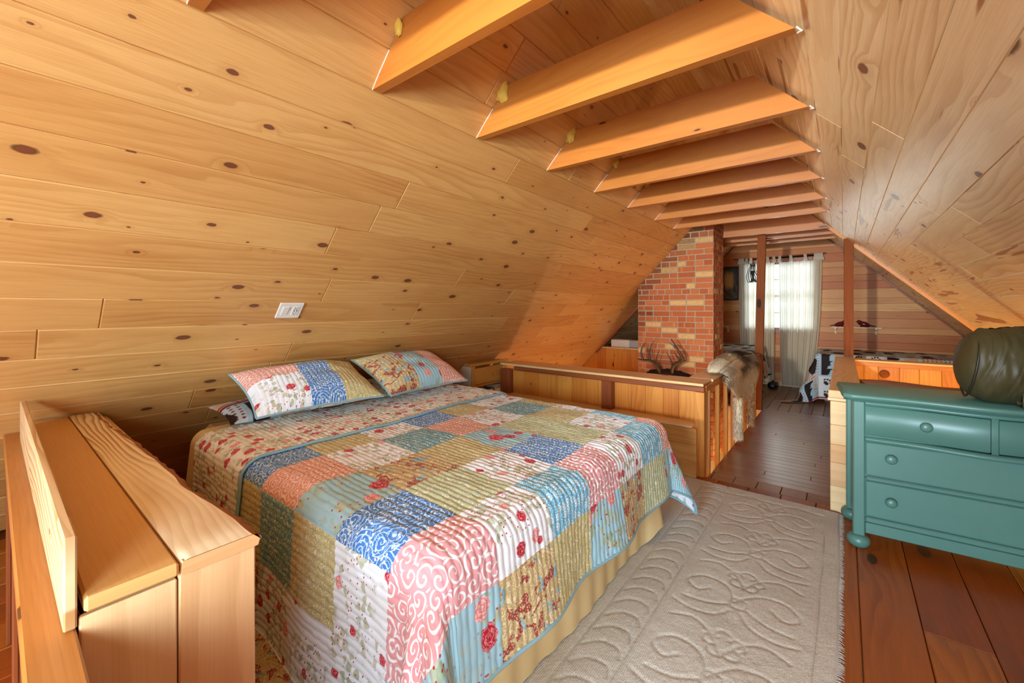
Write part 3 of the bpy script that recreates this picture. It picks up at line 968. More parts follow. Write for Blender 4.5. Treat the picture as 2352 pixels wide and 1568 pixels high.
# ================================================================== HALF WALL and right stairwell
hw = thing('board_half_wall', 'pale horizontal board half wall with tan cap beside the teal dresser', 'half wall', (0, 4.8, 0))
mb = MB(); z = 0.0
for hgt in (0.165, 0.150, 0.115, 0.125, 0.150):
    r = random.random()
    mb.span((-0.066, 3.385, z), (0.078, 6.26, z + hgt - 0.001), grain=1, bev=0.003, rnd=r)
    z += hgt
mb.build('boards', M['pine_pale'], hw)
mb = MB()
z = 0.0; rs = [0.28, 0.62, 0.65, 0.33, 0.30]
for hgt, r in zip((0.165, 0.150, 0.115, 0.125, 0.150), rs):
    mb.span((-0.068, 3.368, z), (0.080, 3.3845, z + hgt - 0.001), grain=0, bev=0.003, rnd=r); z += hgt
mb.build('end_boards', M['raw'], hw)
mb = MB(); mb.span((-0.082, 3.37, 0.706), (0.098, 6.26, 0.726), grain=1, bev=0.004); mb.build('cap', M['capwood'], hw)
mb = MB(); mb.span((-0.078, 3.36, 0.727), (0.06, 3.385, 0.775), grain=0, bev=0.004); mb.build('end_trim', M['raw'], hw)

pw = thing('panelled_stair_wall', 'glowing orange pine panel wall of the stairwell beyond the teal dresser', 'half wall', (0.9, 6.24, 0))
mb = MB(); x = 0.08
ws = [0.10, 0.125, 0.175, 0.155, 0.17, 0.16, 0.17, 0.15, 0.16, 0.17, 0.16, 0.15]
for w in ws:
    mb.span((x, 6.225, -2.4), (x + w - 0.002, 6.245, 0.642), grain=2, bev=0.004); x += w
mb.build('panel', M['golden'], pw)
mb = MB(); mb.span((0.08, 6.205, 0.642), (1.75, 6.227, 0.69), grain=0); mb.build('head_rail', M['golden'], pw)
mb = MB(); mb.span((0.08, 6.195, 0.691), (1.75, 6.40, 0.709), grain=0, bev=0.004); mb.build('cap', M['capedge'], pw)
mb = MB(); mb.lathe([(0.001, 0.0), (0.042, 0.0), (0.045, 0.004), (0.040, 0.008), (0.001, 0.010)], (0.355, 6.225, 0.565), Matrix.Rotation(PI / 2, 3, 'X'), 24)
mb.build('round_plug', M['redbrown'], pw, True)['label'] = 'dark round knot plug'
mb = MB(); P_ = [(0.082 + 1.28 * t, 4.40 + 0.004 * math.sin(9 * t), 0.688 + 0.006 * math.sin(13 * t)) for t in np.linspace(0, 1, 14)]
mb.tube(P_, [0.034 + 0.003 * math.sin(7 * i) for i in range(14)], 12)
tag(mb.build('guard_log', M['logwood'], None, True), 'weathered brown log rail across the stairwell behind the teal dresser', 'rail')
mb = MB(); mb.span((0.70, 4.37, 0.7285), (0.98, 4.43, 0.760), grain=0)
tag(mb.build('wood_block', M['logwood']), 'small dark wood block lying on the log rail by the olive bag', 'block')

# ================================================================== FAR ROOM
# shelves and birds
def wall_shelf(name, label, x0, x1, z, brackets):
    r = thing(name, label, 'shelf', ((x0 + x1) / 2, 8.2, z))
    mb = MB(); mb.span((x0, 8.155, z - 0.008), (x1, 8.279, z + 0.008)); mb.build('board', M['shelfpine'], r)
    for xb in brackets:
        mb = MB(); mb.prism([(8.279, z - 0.10), (8.279, z - 0.008), (8.17, z - 0.008), (8.17, z - 0.03), (8.235, z - 0.045), (8.25, z - 0.10)], 0, xb - 0.012, xb + 0.012)
        mb.build('bracket', M['shelfpine'], r)
    return r


wall_shelf('wall_shelf', 'pale pine bracket shelf holding red birds on the far wall', -0.154, 0.441, 1.003, (-0.10, 0.375))
wall_shelf('wall_shelf', 'small pale bracket shelf between the chimney and the cream curtain', -1.90, -1.58, 0.97, (-1.62, -1.86))


def bird(x, y, z, s, label):
    th = np.linspace(0, 1, 22)[:, None]; ph = np.linspace(0, 2 * PI, 20)[None, :]
    L = 0.21 * s
    rad = s * (0.042 * np.sin(PI * np.clip(th * 1.35, 0, 1)) ** 0.7 * (th < 0.72) + 0.011 * (th >= 0.72))
    rad = np.where(th < 0.72, np.maximum(rad, 0.010 * s), 0.010 * s * (1 - (th - 0.72) * 1.5))
    rad[0] = 0.001
    cxx = x + (th - 0.4) * L; czz = z + s * (0.062 - 0.05 * th + 0.0 * th) + 0.0
    P = np.stack([cxx + 0 * ph, y + rad * np.cos(ph), czz + rad * np.sin(ph)], -1)
    b = thing('red_bird_figurine', label, 'figurine', (x, y, z))
    grid_mesh('bird_body', P, np.zeros(P.shape[:2] + (2,)), M['redglass'], b)
    th2 = np.linspace(0, PI, 12)[:, None]
    P2 = np.stack([x - 0.30 * L + 0.028 * s * np.sin(th2) * np.cos(ph), y + 0.024 * s * np.sin(th2) * np.sin(ph), z + 0.082 * s + 0.025 * s * np.cos(th2) + 0 * ph], -1)
    grid_mesh('bird_head', P2, np.zeros(P2.shape[:2] + (2,)), M['redglass'], b)
    mb = MB(); mb.tube([(x - 0.41 * L, y, z + 0.084 * s), (x - 0.52 * L, y, z + 0.076 * s)], [0.009 * s, 0.001], 8); mb.build('beak', M['redglass'], b, True)
    mb = MB(); mb.tube([(x - 0.05, y, z + 0.001), (x - 0.02, y, z + 0.02)], [0.012, 0.006], 8); mb.build('foot', M['redglass'], b)
    return b


bird(0.245, 8.215, 1.011, 1.0, 'whole dark red bird figurine on the pine shelf')
bird(-0.055, 8.215, 1.011, 0.9, 'dark red bird figurine mostly hidden behind the post, only its tail showing')
bpy.data.objects['red_bird_figurine.001'].rotation_euler = (0, 0, PI)

# curtains
crod = thing('curtain_rod', 'thin brown curtain rod across the far window', 'rod', (-0.86, 8.18, 2.14))
mb = MB(); mb.tube([(-1.52, 8.185, 2.145), (-0.22, 8.185, 2.160)], 0.010, 10); mb.build('pole', M['brown'], crod, True)
for xb in (-1.46, -0.28):
    mb = MB(); mb.span((xb - 0.012, 8.185, 2.125), (xb + 0.012, 8.283, 2.150)); mb.build('rod_bracket', M['brown'], crod)


def curtain(name, label, x0, x1, xb0, xb1, tabs, seed):
    c = thing(name, label, 'curtain', ((x0 + x1) / 2, 8.18, 0.02), 'curtains at the far window')
    n, m = 120, 90
    t = np.linspace(0, 1, n)[:, None]; s = np.linspace(0, 1, m)[None, :]
    ztop = 2.075; zb = 0.03
    tab_t = np.array(tabs)
    near = np.min(np.abs(t - tab_t[None, :]), 1)[:, None]
    sag = 0.022 * np.clip(near / 0.09, 0, 1) ** 1.0
    z = zb + (ztop - sag - zb) * s
    w = 1 - (1 - s) ** 2.6
    xt = x0 + (x1 - x0) * t; xb = xb0 + (xb1 - xb0) * t
    x = xb * (1 - w) + xt * w
    amp = 0.026 * (0.35 + 0.65 * (1 - s)) + 0.004
    fold = np.sin(t * 2 * PI * 6.5 + seed + 1.2 * vnoise(t * 4, s * 1.5, seed)) + 0.4 * np.sin(t * 2 * PI * 13 + 2 * seed + 0.6 * s)
    y = 8.182 + amp * fold + 0.010 * (1 - s)
    x = x + 0.012 * vnoise(t * 5, s * 3, seed + 3) * (1 - w)
    P = np.stack([x, y, z + 0 * t], -1)
    grid_mesh('panel', P, np.stack([t * 1.2 + 0 * s, s * 2 + 0 * t], -1), M['curtain'], c)
    for tt in tabs:
        xx = x0 + (x1 - x0) * tt
        zr = 2.1525 + (xx + 0.86) * 0.0115
        g = np.linspace(0, 1, 14)[:, None]; hgt = np.linspace(-1, 1, 4)[None, :]
        # a strap loop over the rod
        ang = g * 2 * PI
        yy = 8.185 + 0.014 * np.sin(ang); zz = np.where(np.cos(ang) > 0, zr + 0.013 * np.cos(ang), zr + (zr - 2.055) * np.cos(ang))
        wd = 0.020 + 0.008 * (zz < zr - 0.05)
        P = np.stack([xx + wd * hgt + 0.006 * math.sin(tt * 37) * (zz - zr) / 0.05, yy + 0 * hgt, zz + 0 * hgt], -1)
        grid_mesh('tab', P, np.zeros(P.shape[:2] + (2,)), M['curtain'], c)
    return c


curtain('curtain', 'cream tab top curtain beside the picture, with a post before it', -1.43, -0.90, -1.40, -0.90, [0.02, 0.10, 0.22, 0.34, 0.55, 0.80, 0.97], 2)
curtain('curtain', 'cream tab top curtain beside the bird shelf, bunched at its outer edge', -0.84, -0.27, -0.80, -0.42, [0.02, 0.28, 0.62, 0.86, 0.93, 0.985], 5)

# hanging cords
hc = thing('hanging_cord_bundle', 'bundle of black cords hanging before the curtain next to the post', 'cords', (-1.22, 8.08, 1.72))
for k in range(7):
    mb = MB(); a = -1.255 + 0.011 * k; sp = (k - 3) * 0.022
    pts = [(a + 0.012, 8.10, 2.03), (a + sp * 0.4, 8.09, 1.93), (a + sp + 0.02, 8.085, 1.82), (a + sp * 0.7 + 0.03, 8.08, 1.735), (a - sp * 0.3 + 0.02, 8.075, 1.80), (a + 0.01, 8.085, 1.93)]
    mb.tube(smooth_path(pts, 6), 0.0048 + 0.0012 * (k % 3), 6); mb.build('cord', M['black'], hc, True)
mb = MB(); mb.box((-1.215, 8.10, 2.035), (0.075, 0.03, 0.035), bev=0.006); mb.build('hanger', M['black'], hc)
mb = MB(); mb.tube([(-1.215, 8.10, 2.05), (-1.215, 8.15, 2.10), (-1.215, 8.186, 2.168)], 0.004, 6); mb.build('hook', M['black'], hc)

# picture
pic = thing('framed_picture', 'dark forest picture with a tan glowing centre, hung beside the chimney', 'picture', (-1.62, 8.26, 1.74))
X0, X1, Z0, Z1 = -1.80, -1.452, 1.435, 2.035
mb = MB()
for a, b in (((X0, Z0), (X0 + 0.025, Z1)), ((X1 - 0.025, Z0), (X1, Z1)), ((X0 + 0.025, Z0), (X1 - 0.025, Z0 + 0.025)), ((X0 + 0.025, Z1 - 0.025), (X1 - 0.025, Z1))):
    mb.span((a[0], 8.255, a[1]), (b[0], 8.279, b[1]), bev=0.004)
mb.build('picture_frame', M['iron'], pic)
u = np.linspace(0, 1, 60)[:, None]; v = np.linspace(0, 1, 90)[None, :]
g = np.exp(-(((u - 0.56) / 0.24) ** 4 + ((v - 0.60) / 0.26) ** 4))
nz = vnoise(u * 9, v * 14, 3) * 0.5 + vnoise(u * 22, v * 30, 5) * 0.5
dk = np.array(S(40, 44, 26)[:3]); tnc = np.array(S(206, 156, 92)[:3]); br = np.array(S(132, 100, 62)[:3])
colp = dk + (br - dk) * np.clip(nz * 0.6 + 0.25 + (0.35 - v) * 0.6, 0, 1)[..., None]
colp = colp + (tnc - colp) * np.clip(g * 1.1 + nz * 0.1 * g, 0, 1)[..., None]
for tx, th_, tw in ((0.30, 0.52, 0.07), (0.86, 0.55, 0.08), (0.16, 0.62, 0.08)):
    tri = (np.abs(u - tx) < tw * np.clip((th_ - v) / 0.3, 0, 1)) & (v > 0.22)
    colp = np.where(tri[..., None], np.array(S(24, 30, 22)[:3]), colp)
P = np.stack([X0 + 0.025 + (X1 - X0 - 0.05) * u + 0 * v, 8.268 + 0 * u + 0 * v, Z0 + 0.025 + (Z1 - Z0 - 0.05) * v + 0 * u], -1)
grid_mesh('picture_print', P, np.stack([u + 0 * v, v + 0 * u], -1), M['picture'], pic, col=colp)


# far beds under wildlife blankets
def paw(uu, vv, cx, cy, s, ang):
    c, sn = math.cos(ang), math.sin(ang)
    a = ((uu - cx) * c + (vv - cy) * sn) / s; b = (-(uu - cx) * sn + (vv - cy) * c) / s
    m = (a / 0.55) ** 2 + ((b + 0.1) / 0.42) ** 2 < 1
    for tx, ty in ((-0.62, 0.42), (-0.23, 0.78), (0.23, 0.78), (0.62, 0.42)):
        m = m | (((a - tx) / 0.18) ** 2 + ((b - ty) / 0.26) ** 2 < 1)
    return m


def blanket_pattern(uu, vv, seed):
    """uu across the width, vv along; squares of pale blue, tan and white with dark trees, paws and red bars"""
    rs = np.random.RandomState(seed)
    white = np.array(S(218, 218, 220)[:3]); blue = np.array(S(166, 194, 206)[:3]); dark = np.array(S(42, 28, 28)[:3]); tan = np.array(S(206, 166, 138)[:3]); red = np.array(S(120, 34, 44)[:3])
    w = 0.34
    ci = np.floor(uu / w).astype(int); cj = np.floor(vv / w).astype(int)
    fu = uu / w - ci; fv = vv / w - cj
    kind = (ci * 3 + cj * 5 + seed) % 4
    n1 = vnoise(uu * 60, vv * 8, seed); n2 = vnoise(uu * 14, vv * 14, seed + 1); n3 = vnoise(uu * 8, vv * 70, seed + 2)
    c = np.where((kind == 1)[..., None], white, blue)
    c = np.where((kind == 2)[..., None], blue, c)
    c = np.where(((kind == 3) | (kind == 0))[..., None], blue * 0.6 + white * 0.4, c)
    glow = (np.abs(fu - 0.72) < 0.2) & ((kind == 0) | (kind == 2)) & (n3 > -0.1)
    c = np.where(glow[..., None], tan, c)
    edge = 0.30 + 0.16 * np.abs(((fv * 3.2) % 1) - 0.1) + 0.06 * n3
    tree = (fu < edge) & (fu > 0.08) & ((kind == 0) | (kind == 2)) & (fv > 0.06) & (fv < 0.95)
    c = np.where(tree[..., None], dark, c)
    dots = (kind == 3) & (((fu * 9) % 1 - 0.5) ** 2 + ((fv * 9) % 1 - 0.5) ** 2 < 0.06)
    c = np.where(((kind == 3) & (fu < 0.55))[..., None], tan * 0.8 + white * 0.2, c)
    c = np.where(dots[..., None], red, c)
    moose = (kind == 3) & (((fu - 0.62) / 0.22) ** 2 + ((fv - 0.5) / 0.34) ** 2 + 0.5 * n2 < 1)
    c = np.where(moose[..., None], dark, c)
    pm = np.zeros(uu.shape, bool)
    for i in range(int(ci.min()), int(ci.max()) + 1):
        for j in range(int(cj.min()), int(cj.max()) + 1):
            if (i * 3 + j * 5 + seed) % 4 == 1:
                for k in range(4):
                    pm |= paw(uu, vv, (i + 0.25 + 0.5 * (k % 2)) * w, (j + 0.25 + 0.5 * (k // 2)) * w, 0.058, rs.uniform(-0.6, 0.6))
    c = np.where(pm[..., None], dark, c)
    bar = ((vv / w) % 2 < 0.06) | ((((vv / w) % 2) > 0.10) & (((vv / w) % 2) < 0.14))
    c = np.where(bar[..., None], red, c)
    return c


def blanket(name, label, x0, x1, y0, y1, ztop, drops, seed):
    """drops: (left x-, front y-, right x+) lengths hanging"""
    dl, df, dr = drops
    a = np.arange(x0 - dl, x1 + dr + 0.001, 0.009)[:, None]; b = np.arange(y0 - df, y1 + 0.001, 0.009)[None, :]
    A = a + 0 * b; B = b + 0 * a
    da = np.where(A < x0, x0 - A, np.where(A > x1, A - x1, 0)); db = np.where(B < y0, y0 - B, 0)
    r0 = np.hypot(da, db); th = np.arctan2(da, db + 1e-9)
    rr = 0.05
    arc = np.clip(r0, 0, rr * PI / 2)
    rest = np.clip(r0 - rr * PI / 2, 0, None)
    fold = 0.05 * np.sin((A + B) * 15 + seed) * np.clip(rest / 0.3, 0, 1)
    out = rr * np.sin(arc / rr) + rest * (0.14 + 0.30 * np.sin(2 * th) ** 2) + fold * 0.45
    down = rr * (1 - np.cos(arc / rr)) + rest * 0.97
    z = ztop - down
    ex = np.clip(0.012 - z, 0, None); out = out + ex * 0.9; z = np.maximum(z, 0.012 + 0.008 * np.abs(vnoise(A * 9, B * 9, seed)) * (ex > 0))
    sx = np.where(A < x0, -1, np.where(A > x1, 1, 0))
    X = np.clip(A, x0, x1) + sx * out * np.sin(th); Y = np.clip(B, y0, None) - np.where(db > 0, out * np.cos(th), 0)
    Z = z + 0.006 * vnoise(A * 6, B * 6, seed) * (r0 <= 0) + 0.006 * vnoise(A * 6, B * 6, seed) * 0
    P = np.stack([X, Y, Z], -1)
    uv = np.stack([A, B], -1)
    o = grid_mesh(name, P, uv, M['printed'], col=blanket_pattern(A - x0 + 3.4, B - y0 + 3.4, seed))
    return tag(o, label, 'blanket')


def far_bed(label, x0, x1, y0, y1, zt, front):
    b = thing('far_bed', label, 'bed', ((x0 + x1) / 2, (y0 + y1) / 2, 0))
    mb = MB(); mb.span((x0 + 0.02, y0 + 0.02, 0.30), (x1 - 0.02, y1, zt - 0.014), bev=0.05); mb.build('mattress', M['sheet'], b)
    mb = MB(); mb.span((x0 + 0.03, y0 + 0.04, 0.10), (x1 - 0.03, y1, 0.295), bev=0.01); mb.build('bed_base', M['capwood'], b)
    for px_ in (x0 + 0.08, x1 - 0.08):
        for py_ in (y0 + 0.1, y1 - 0.08):
            mb = MB(); mb.span((px_ - 0.03, py_ - 0.03, 0.0), (px_ + 0.03, py_ + 0.03, 0.099), grain=2); mb.build('leg', M['brown'], b)
    return b


far_bed('far bed below the bird shelf under a wildlife blanket', -0.26, 1.10, 7.22, 8.10, 0.66, 0)
blanket('wildlife_blanket', 'blue wildlife blanket with dark trees and paw prints, draped to the floor below the shelf', -0.27, 1.12, 7.205, 8.10, 0.672, (0.66, 0.66, 0.0), 3)
far_bed('low far bed behind the baluster railing, between the chimney and curtain', -2.3, -1.08, 6.85, 8.10, 0.66, 0)
blanket('wildlife_blanket', 'white and red wildlife blanket on the bed behind the baluster railing', -2.3, -1.07, 6.84, 8.10, 0.672, (0.0, 0.30, 0.52), 2)
sh = thing('black_bag', 'small black bag on the floor under the hanging blanket edge by the post', 'bag', (-0.90, 7.95, 0))
th = np.linspace(0, PI, 16)[:, None]; ph = np.linspace(0, 2 * PI, 24)[None, :]
sgn = lambda q, e: np.sign(q) * np.abs(q) ** e
P = np.stack([-0.90 + 0.07 * sgn(np.sin(th), 0.6) * sgn(np.cos(ph), 0.6), 7.93 + 0.13 * sgn(np.sin(th), 0.6) * sgn(np.sin(ph), 0.6), 0.050 + 0.049 * sgn(np.cos(th), 0.6) + 0 * ph], -1)
grid_mesh('bag_body', P, np.zeros(P.shape[:2] + (2,)), M['black'], sh)
mb = MB(); mb.tube(smooth_path([(-0.90, 7.85, 0.09), (-0.90, 7.88, 0.12), (-0.90, 7.97, 0.125), (-0.90, 8.01, 0.09)], 5), 0.007, 6); mb.build('handle', M['black'], sh, True)

# ================================================================== ANTLERS
an = thing('antler_mount', 'brown deer antlers on a dark hide plate against the brick chimney', 'antlers', (-1.78, 5.5, 0.46))
YA = 5.40


def antler(name, main, tines):
    mb = MB()
    mp = smooth_path(main, 6); n = len(mp)
    mb.tube(mp, [0.026 * (1 - (i / (n - 1)) ** 1.6 * 0.80) for i in range(n)], 10)
    for t in tines:
        q = smooth_path(t, 6); n = len(q)
        mb.tube(q, [0.017 * (1 - (i / (n - 1)) * 0.86) for i in range(n)], 8)
    # burr at the base
    mb.tube([Vector(main[0]) + Vector((0, 0.0, -0.012)), Vector(main[0]) + Vector((0, 0, 0.010))], [0.030, 0.028], 10)
    return mb.build(name, M['antler'], an, True)


antler('antler', [(-1.86, YA + 0.05, 0.468), (-1.90, YA, 0.55), (-1.958, YA - 0.05, 0.615), (-2.04, YA - 0.12, 0.626), (-2.082, YA - 0.18, 0.646)],
       [[(-1.965, YA - 0.05, 0.612), (-1.972, YA - 0.05, 0.706), (-1.958, YA - 0.05, 0.788), (-1.92, YA - 0.02, 0.883)], [(-1.975, YA - 0.05, 0.70), (-1.985, YA - 0.055, 0.74), (-1.996, YA - 0.06, 0.79)],
        [(-2.034, YA - 0.12, 0.63), (-2.055, YA - 0.12, 0.73), (-2.04, YA - 0.11, 0.80), (-1.999, YA - 0.09, 0.862)], [(-1.868, YA + 0.04, 0.50), (-1.887, YA - 0.02, 0.597), (-1.877, YA - 0.05, 0.678), (-1.841, YA - 0.05, 0.767)]])
antler('antler', [(-1.719, YA + 0.05, 0.481), (-1.681, YA, 0.569), (-1.599, YA - 0.05, 0.631), (-1.543, YA - 0.10, 0.669), (-1.546, YA - 0.14, 0.724), (-1.589, YA - 0.15, 0.799), (-1.672, YA - 0.13, 0.917)],
       [[(-1.585, YA - 0.06, 0.64), (-1.605, YA - 0.07, 0.68), (-1.629, YA - 0.06, 0.707), (-1.662, YA - 0.05, 0.744)], [(-1.55, YA - 0.11, 0.68), (-1.585, YA - 0.15, 0.788), (-1.621, YA - 0.16, 0.825), (-1.686, YA - 0.16, 0.877)],
        [(-1.697, YA + 0.02, 0.54), (-1.706, YA - 0.02, 0.628), (-1.752, YA - 0.05, 0.744)]])
th = np.linspace(0, PI, 20)[:, None]; ph = np.linspace(0, 2 * PI, 36)[None, :]
rr = 1 + 0.18 * vnoise(th * 4, ph * 3, 4)
P = np.stack([-1.78 + 0.27 * rr * np.sin(th) * np.cos(ph), 5.50 + 0.075 * np.sin(th) * np.sin(ph), 0.435 + 0.062 * rr * np.cos(th) + 0 * ph], -1)
grid_mesh('hide_plate', P, np.zeros(P.shape[:2] + (2,)), M['darkfur'], an)
P = np.stack([-1.785 + 0.085 * rr * np.sin(th) * np.cos(ph), 5.46 + 0.07 * np.sin(th) * np.sin(ph), 0.465 + 0.05 * rr * np.cos(th) + 0 * ph], -1)
grid_mesh('skull_cap', P, np.zeros(P.shape[:2] + (2,)), M['darkfur'], an)
mb = MB(); mb.span((-2.02, 5.555, 0.37), (-1.54, 5.579, 0.45), bev=0.008); mb.build('backing_board', M['brown'], an)

# ================================================================== PELT over the railing
pelt = thing('animal_pelt', 'grey and tan coyote pelt draped over the baluster railing cap', 'pelt', (-0.86, 4.9, 0.72))


def pelt_point(s, t):
    """s across the rail (-1 behind .. 1 hanging in front), t along the rail 0..1. returns position on the hide."""
    y = 3.95 + 1.55 * t
    d = s
    if d < 0:
        x = -0.86 + d * 0.5; z = 0.732 + 0.085 * math.sin(PI * min(max(t, 0), 1)) ** 0.7 * math.exp(-((d + 0.10) / 0.16) ** 2) + 0.010 * math.sin(t * 7)
    else:
        arc = min(d, 0.08); x = -0.845 + 0.045 * math.sin(arc / 0.08 * PI / 2); z = 0.735 + 0.085 * math.sin(PI * min(max(t, 0), 1)) ** 0.7 * 0.68 * max(0.0, 1 - d / 0.12) - 0.02 * (1 - math.cos(arc / 0.08 * PI / 2)) - max(d - 0.08, 0) * 0.98
        x += 0.015 * math.sin(t * 9)
    return Vector((x, y, z))


fur = MB(); furcol = []
hide = {'v': [], 'q': []}
S_, T_ = np.linspace(-0.42, 0.36, 40), np.linspace(0, 1, 44)


def hem(t):
    return 0.16 + 0.24 * math.sin(PI * min(max((t - 0.05) / 0.9, 0), 1)) ** 0.8


Pg = np.zeros((40, 44, 3))
for i in range(40):
    for j in range(44):
        t = T_[j]; lo = -0.15 - 0.16 * math.sin(PI * t) ** 0.6; hi = hem(t)
        s = lo + (hi - lo) * i / 39
        Pg[i, j] = pelt_point(s, t)
grid_mesh('hide', Pg, np.zeros((40, 44, 2)), M['sheet'], pelt)


def legpath(y, zt, zb, lean):
    return [Vector((-0.785, y, zt)), Vector((-0.785, y + lean * 0.3, zt - (zt - zb) * 0.4)), Vector((-0.785, y + lean * 0.6, zt - (zt - zb) * 0.75)), Vector((-0.785, y + lean, zb))]


legs = [legpath(4.42, 0.46, 0.07, 0.02), legpath(5.10, 0.50, 0.06, -0.02)]
for lp in legs:
    mb = MB(); q = smooth_path(lp, 6); mb.tube(q, [0.042 - 0.010 * math.sin(PI * i / (len(q) - 1)) for i in range(len(q))], 10)
    mb.build('leg_skin', M['sheet'], pelt, True)
FV, FF, FC = [], [], []


def strand(p, nrm, flow, L, w, c0, c1):
    b = len(FV)
    side = nrm.cross(flow)
    if side.length < 1e-3: side = Vector((0, 1, 0))
    side.normalize()
    p1 = p + nrm * (L * 0.35) + flow * (L * 0.35)
    p2 = p + nrm * (L * 0.42) + flow * (L * 0.95) + Vector((0, 0, -L * 0.12))
    for q in (p - side * w, p + side * w, p1 + side * w * 0.8, p1 - side * w * 0.8, p2): FV.append(tuple(q))
    FF.append((b, b + 1, b + 2, b + 3)); FF.append((b + 3, b + 2, b + 4))
    FC.extend([c0, c0, c1, c1, tuple(x * 1.1 for x in c1)])


cg = {'cream': S(253, 242, 218)[:3], 'tan': S(232, 202, 152)[:3], 'grey': S(192, 176, 154)[:3], 'dark': S(78, 66, 58)[:3], 'rust': S(150, 96, 52)[:3]}
for k in range(17000):
    t = random.random(); f = random.random()
    lo = -0.15 - 0.16 * math.sin(PI * t) ** 0.6; hi = hem(t)
    s = lo + (hi - lo) * f
    p = pelt_point(s, t)
    pa = pelt_point(s + 0.01, t) - p; pb = pelt_point(s, min(t + 0.01, 1.01)) - p
    nrm = pb.cross(pa).normalized()
    if nrm.z < -0.3 or (s > 0.1 and nrm.x < 0): nrm = -nrm
    flow = (pa.normalized() * 0.8 + pb.normalized() * random.uniform(-0.35, 0.35) + Vector((0, 0.35, 0))).normalized()
    band = math.sin(t * 13 + s * 9) * 0.5 + random.uniform(-0.6, 0.6)
    if s > 0.16: base = 'cream' if band > -0.6 else 'tan'
    elif t < 0.22: base = 'cream' if s < -0.02 else ('grey' if band > 0 else 'cream')
    elif s < 0.12 and t > 0.42: base = 'dark' if band > -0.1 else 'grey'
    else: base = 'grey' if band > 0.2 else ('tan' if band > -0.4 else 'cream')
    c1 = cg[base]; c0 = tuple(x * 0.8 for x in c1)
    strand(p, nrm, flow, random.uniform(0.045, 0.085) * (1.2 if t > 0.35 else 0.9), 0.0022, c0, c1)
for lp in legs:
    q = smooth_path(lp, 8)
    for k in range(2600):
        i = random.randrange(len(q) - 1); p0 = q[i] + (q[i + 1] - q[i]) * random.random()
        w = random.uniform(0, 2 * PI); nrm = Vector((math.cos(w), math.sin(w), 0))
        c1 = cg['cream'] if (random.random() < 0.6) else cg['tan']
        if lp is legs[1]: c1 = cg['tan'] if random.random() < 0.6 else cg['rust']
        strand(p0 + nrm * 0.036, nrm, Vector((0, 0, -1)), random.uniform(0.02, 0.035), 0.0014, tuple(x * 0.7 for x in c1), c1)
me = bpy.data.meshes.new('fur')
me.from_pydata([tuple(Vector(v) - Vector(pelt.location)) for v in FV], [], FF)
at = me.attributes.new('col', 'FLOAT_COLOR', 'POINT'); at.data.foreach_set('color', np.concatenate([np.array(FC), np.ones((len(FC), 1))], 1).astype(np.float32).ravel())
me.materials.append(M['fur'])
o = bpy.data.objects.new('fur', me); COL.objects.link(o); o.parent = pelt; o['kind'] = 'stuff'

# ================================================================== STORAGE LEDGE, RAIL, BOARD (near corner)
bx = thing('storage_ledge', 'built in raw fir storage ledge with a wavy live edge top beside the bed', 'ledge', (-2.0, 0.25, 0))
XE = -1.09
mb = MB(); mb.span((-2.995, 0.112, 0.738), (XE, 0.252, 0.766), grain=0, bev=0.005); mb.build('top_board', M['rawsmooth'], bx)
# live-edge board: wavy outer edge
n = 90
xs = np.linspace(-2.995, XE, n)
edge = 0.338 + 0.048 * (xs + 3.0) / 1.9 + 0.007 * np.sin(xs * 5.1) + 0.006 * vnoise(xs * 9, xs * 0, 2)
rows = 14
P = np.zeros((n, rows, 3)); UVg = np.zeros((n, rows, 2))
for j in range(rows):
    f = j / (rows - 1)
    y = 0.2555 + (edge - 0.2555) * f
    P[:, j, 0] = xs; P[:, j, 1] = y; P[:, j, 2] = 0.768
    UVg[:, j, 0] = xs; UVg[:, j, 1] = y
P[:, 0, 2] -= 0.004
grid_mesh('live_edge_board', P, UVg, M['liveedge'], bx, flip=True, attrs={'rnd': np.full((n, rows), 0.31)}, smooth=False)
P = np.zeros((n, 6, 3))
jag = 0.004 * vnoise(xs * 60, xs * 0 + 1, 7)
for j, (dy, dz) in enumerate(((0, 0), (0.010, -0.003), (0.018, -0.009), (0.020, -0.016), (0.016, -0.023), (0.0, -0.030))):
    P[:, j, 0] = xs; P[:, j, 1] = edge + dy + jag * (j > 0); P[:, j, 2] = 0.768 + dz + 0.4 * jag * (0 < j < 5)
grid_mesh('bark_edge', P, np.zeros((n, 6, 2)), M['bark'], bx, flip=True)['label'] = 'rough brown bark edge'
mb = MB(); mb.prism([(0.2555, 0.738), (edge[-1] + 0.012, 0.738), (edge[-1] + 0.016, 0.752), (edge[-1] + 0.002, 0.7665), (0.258, 0.7665)], 0, XE - 0.012, XE + 0.0005); mb.build('board_end', M['raw'], bx)
mb = MB(); mb.span((-2.995, 0.256, 0.736), (XE - 0.013, 0.36, 0.764), bev=0); mb.build('board_core', M['raw'], bx)
mb = MB(); mb.span((XE - 0.022, 0.106, 0.0), (XE - 0.006, 0.250, 0.731), grain=2, rnd=0.62); mb.build('end_board', M['raw'], bx)
mb = MB(); mb.span((XE - 0.022, 0.2525, 0.0), (XE - 0.004, 0.398, 0.737), grain=2, rnd=0.23); mb.build('end_board', M['raw'], bx)
mb = MB()
for a, b in (((-3.01, 0.376, 0.37), (XE - 0.023, 0.392, 0.737)), ((-3.1, 0.376, 0.0), (XE - 0.023, 0.392, 0.369)), ((-3.01, 0.118, 0.0), (XE - 0.023, 0.130, 0.735))): mb.span(a, b, grain=0)
mb.build('side_panel', M['raw'], bx)

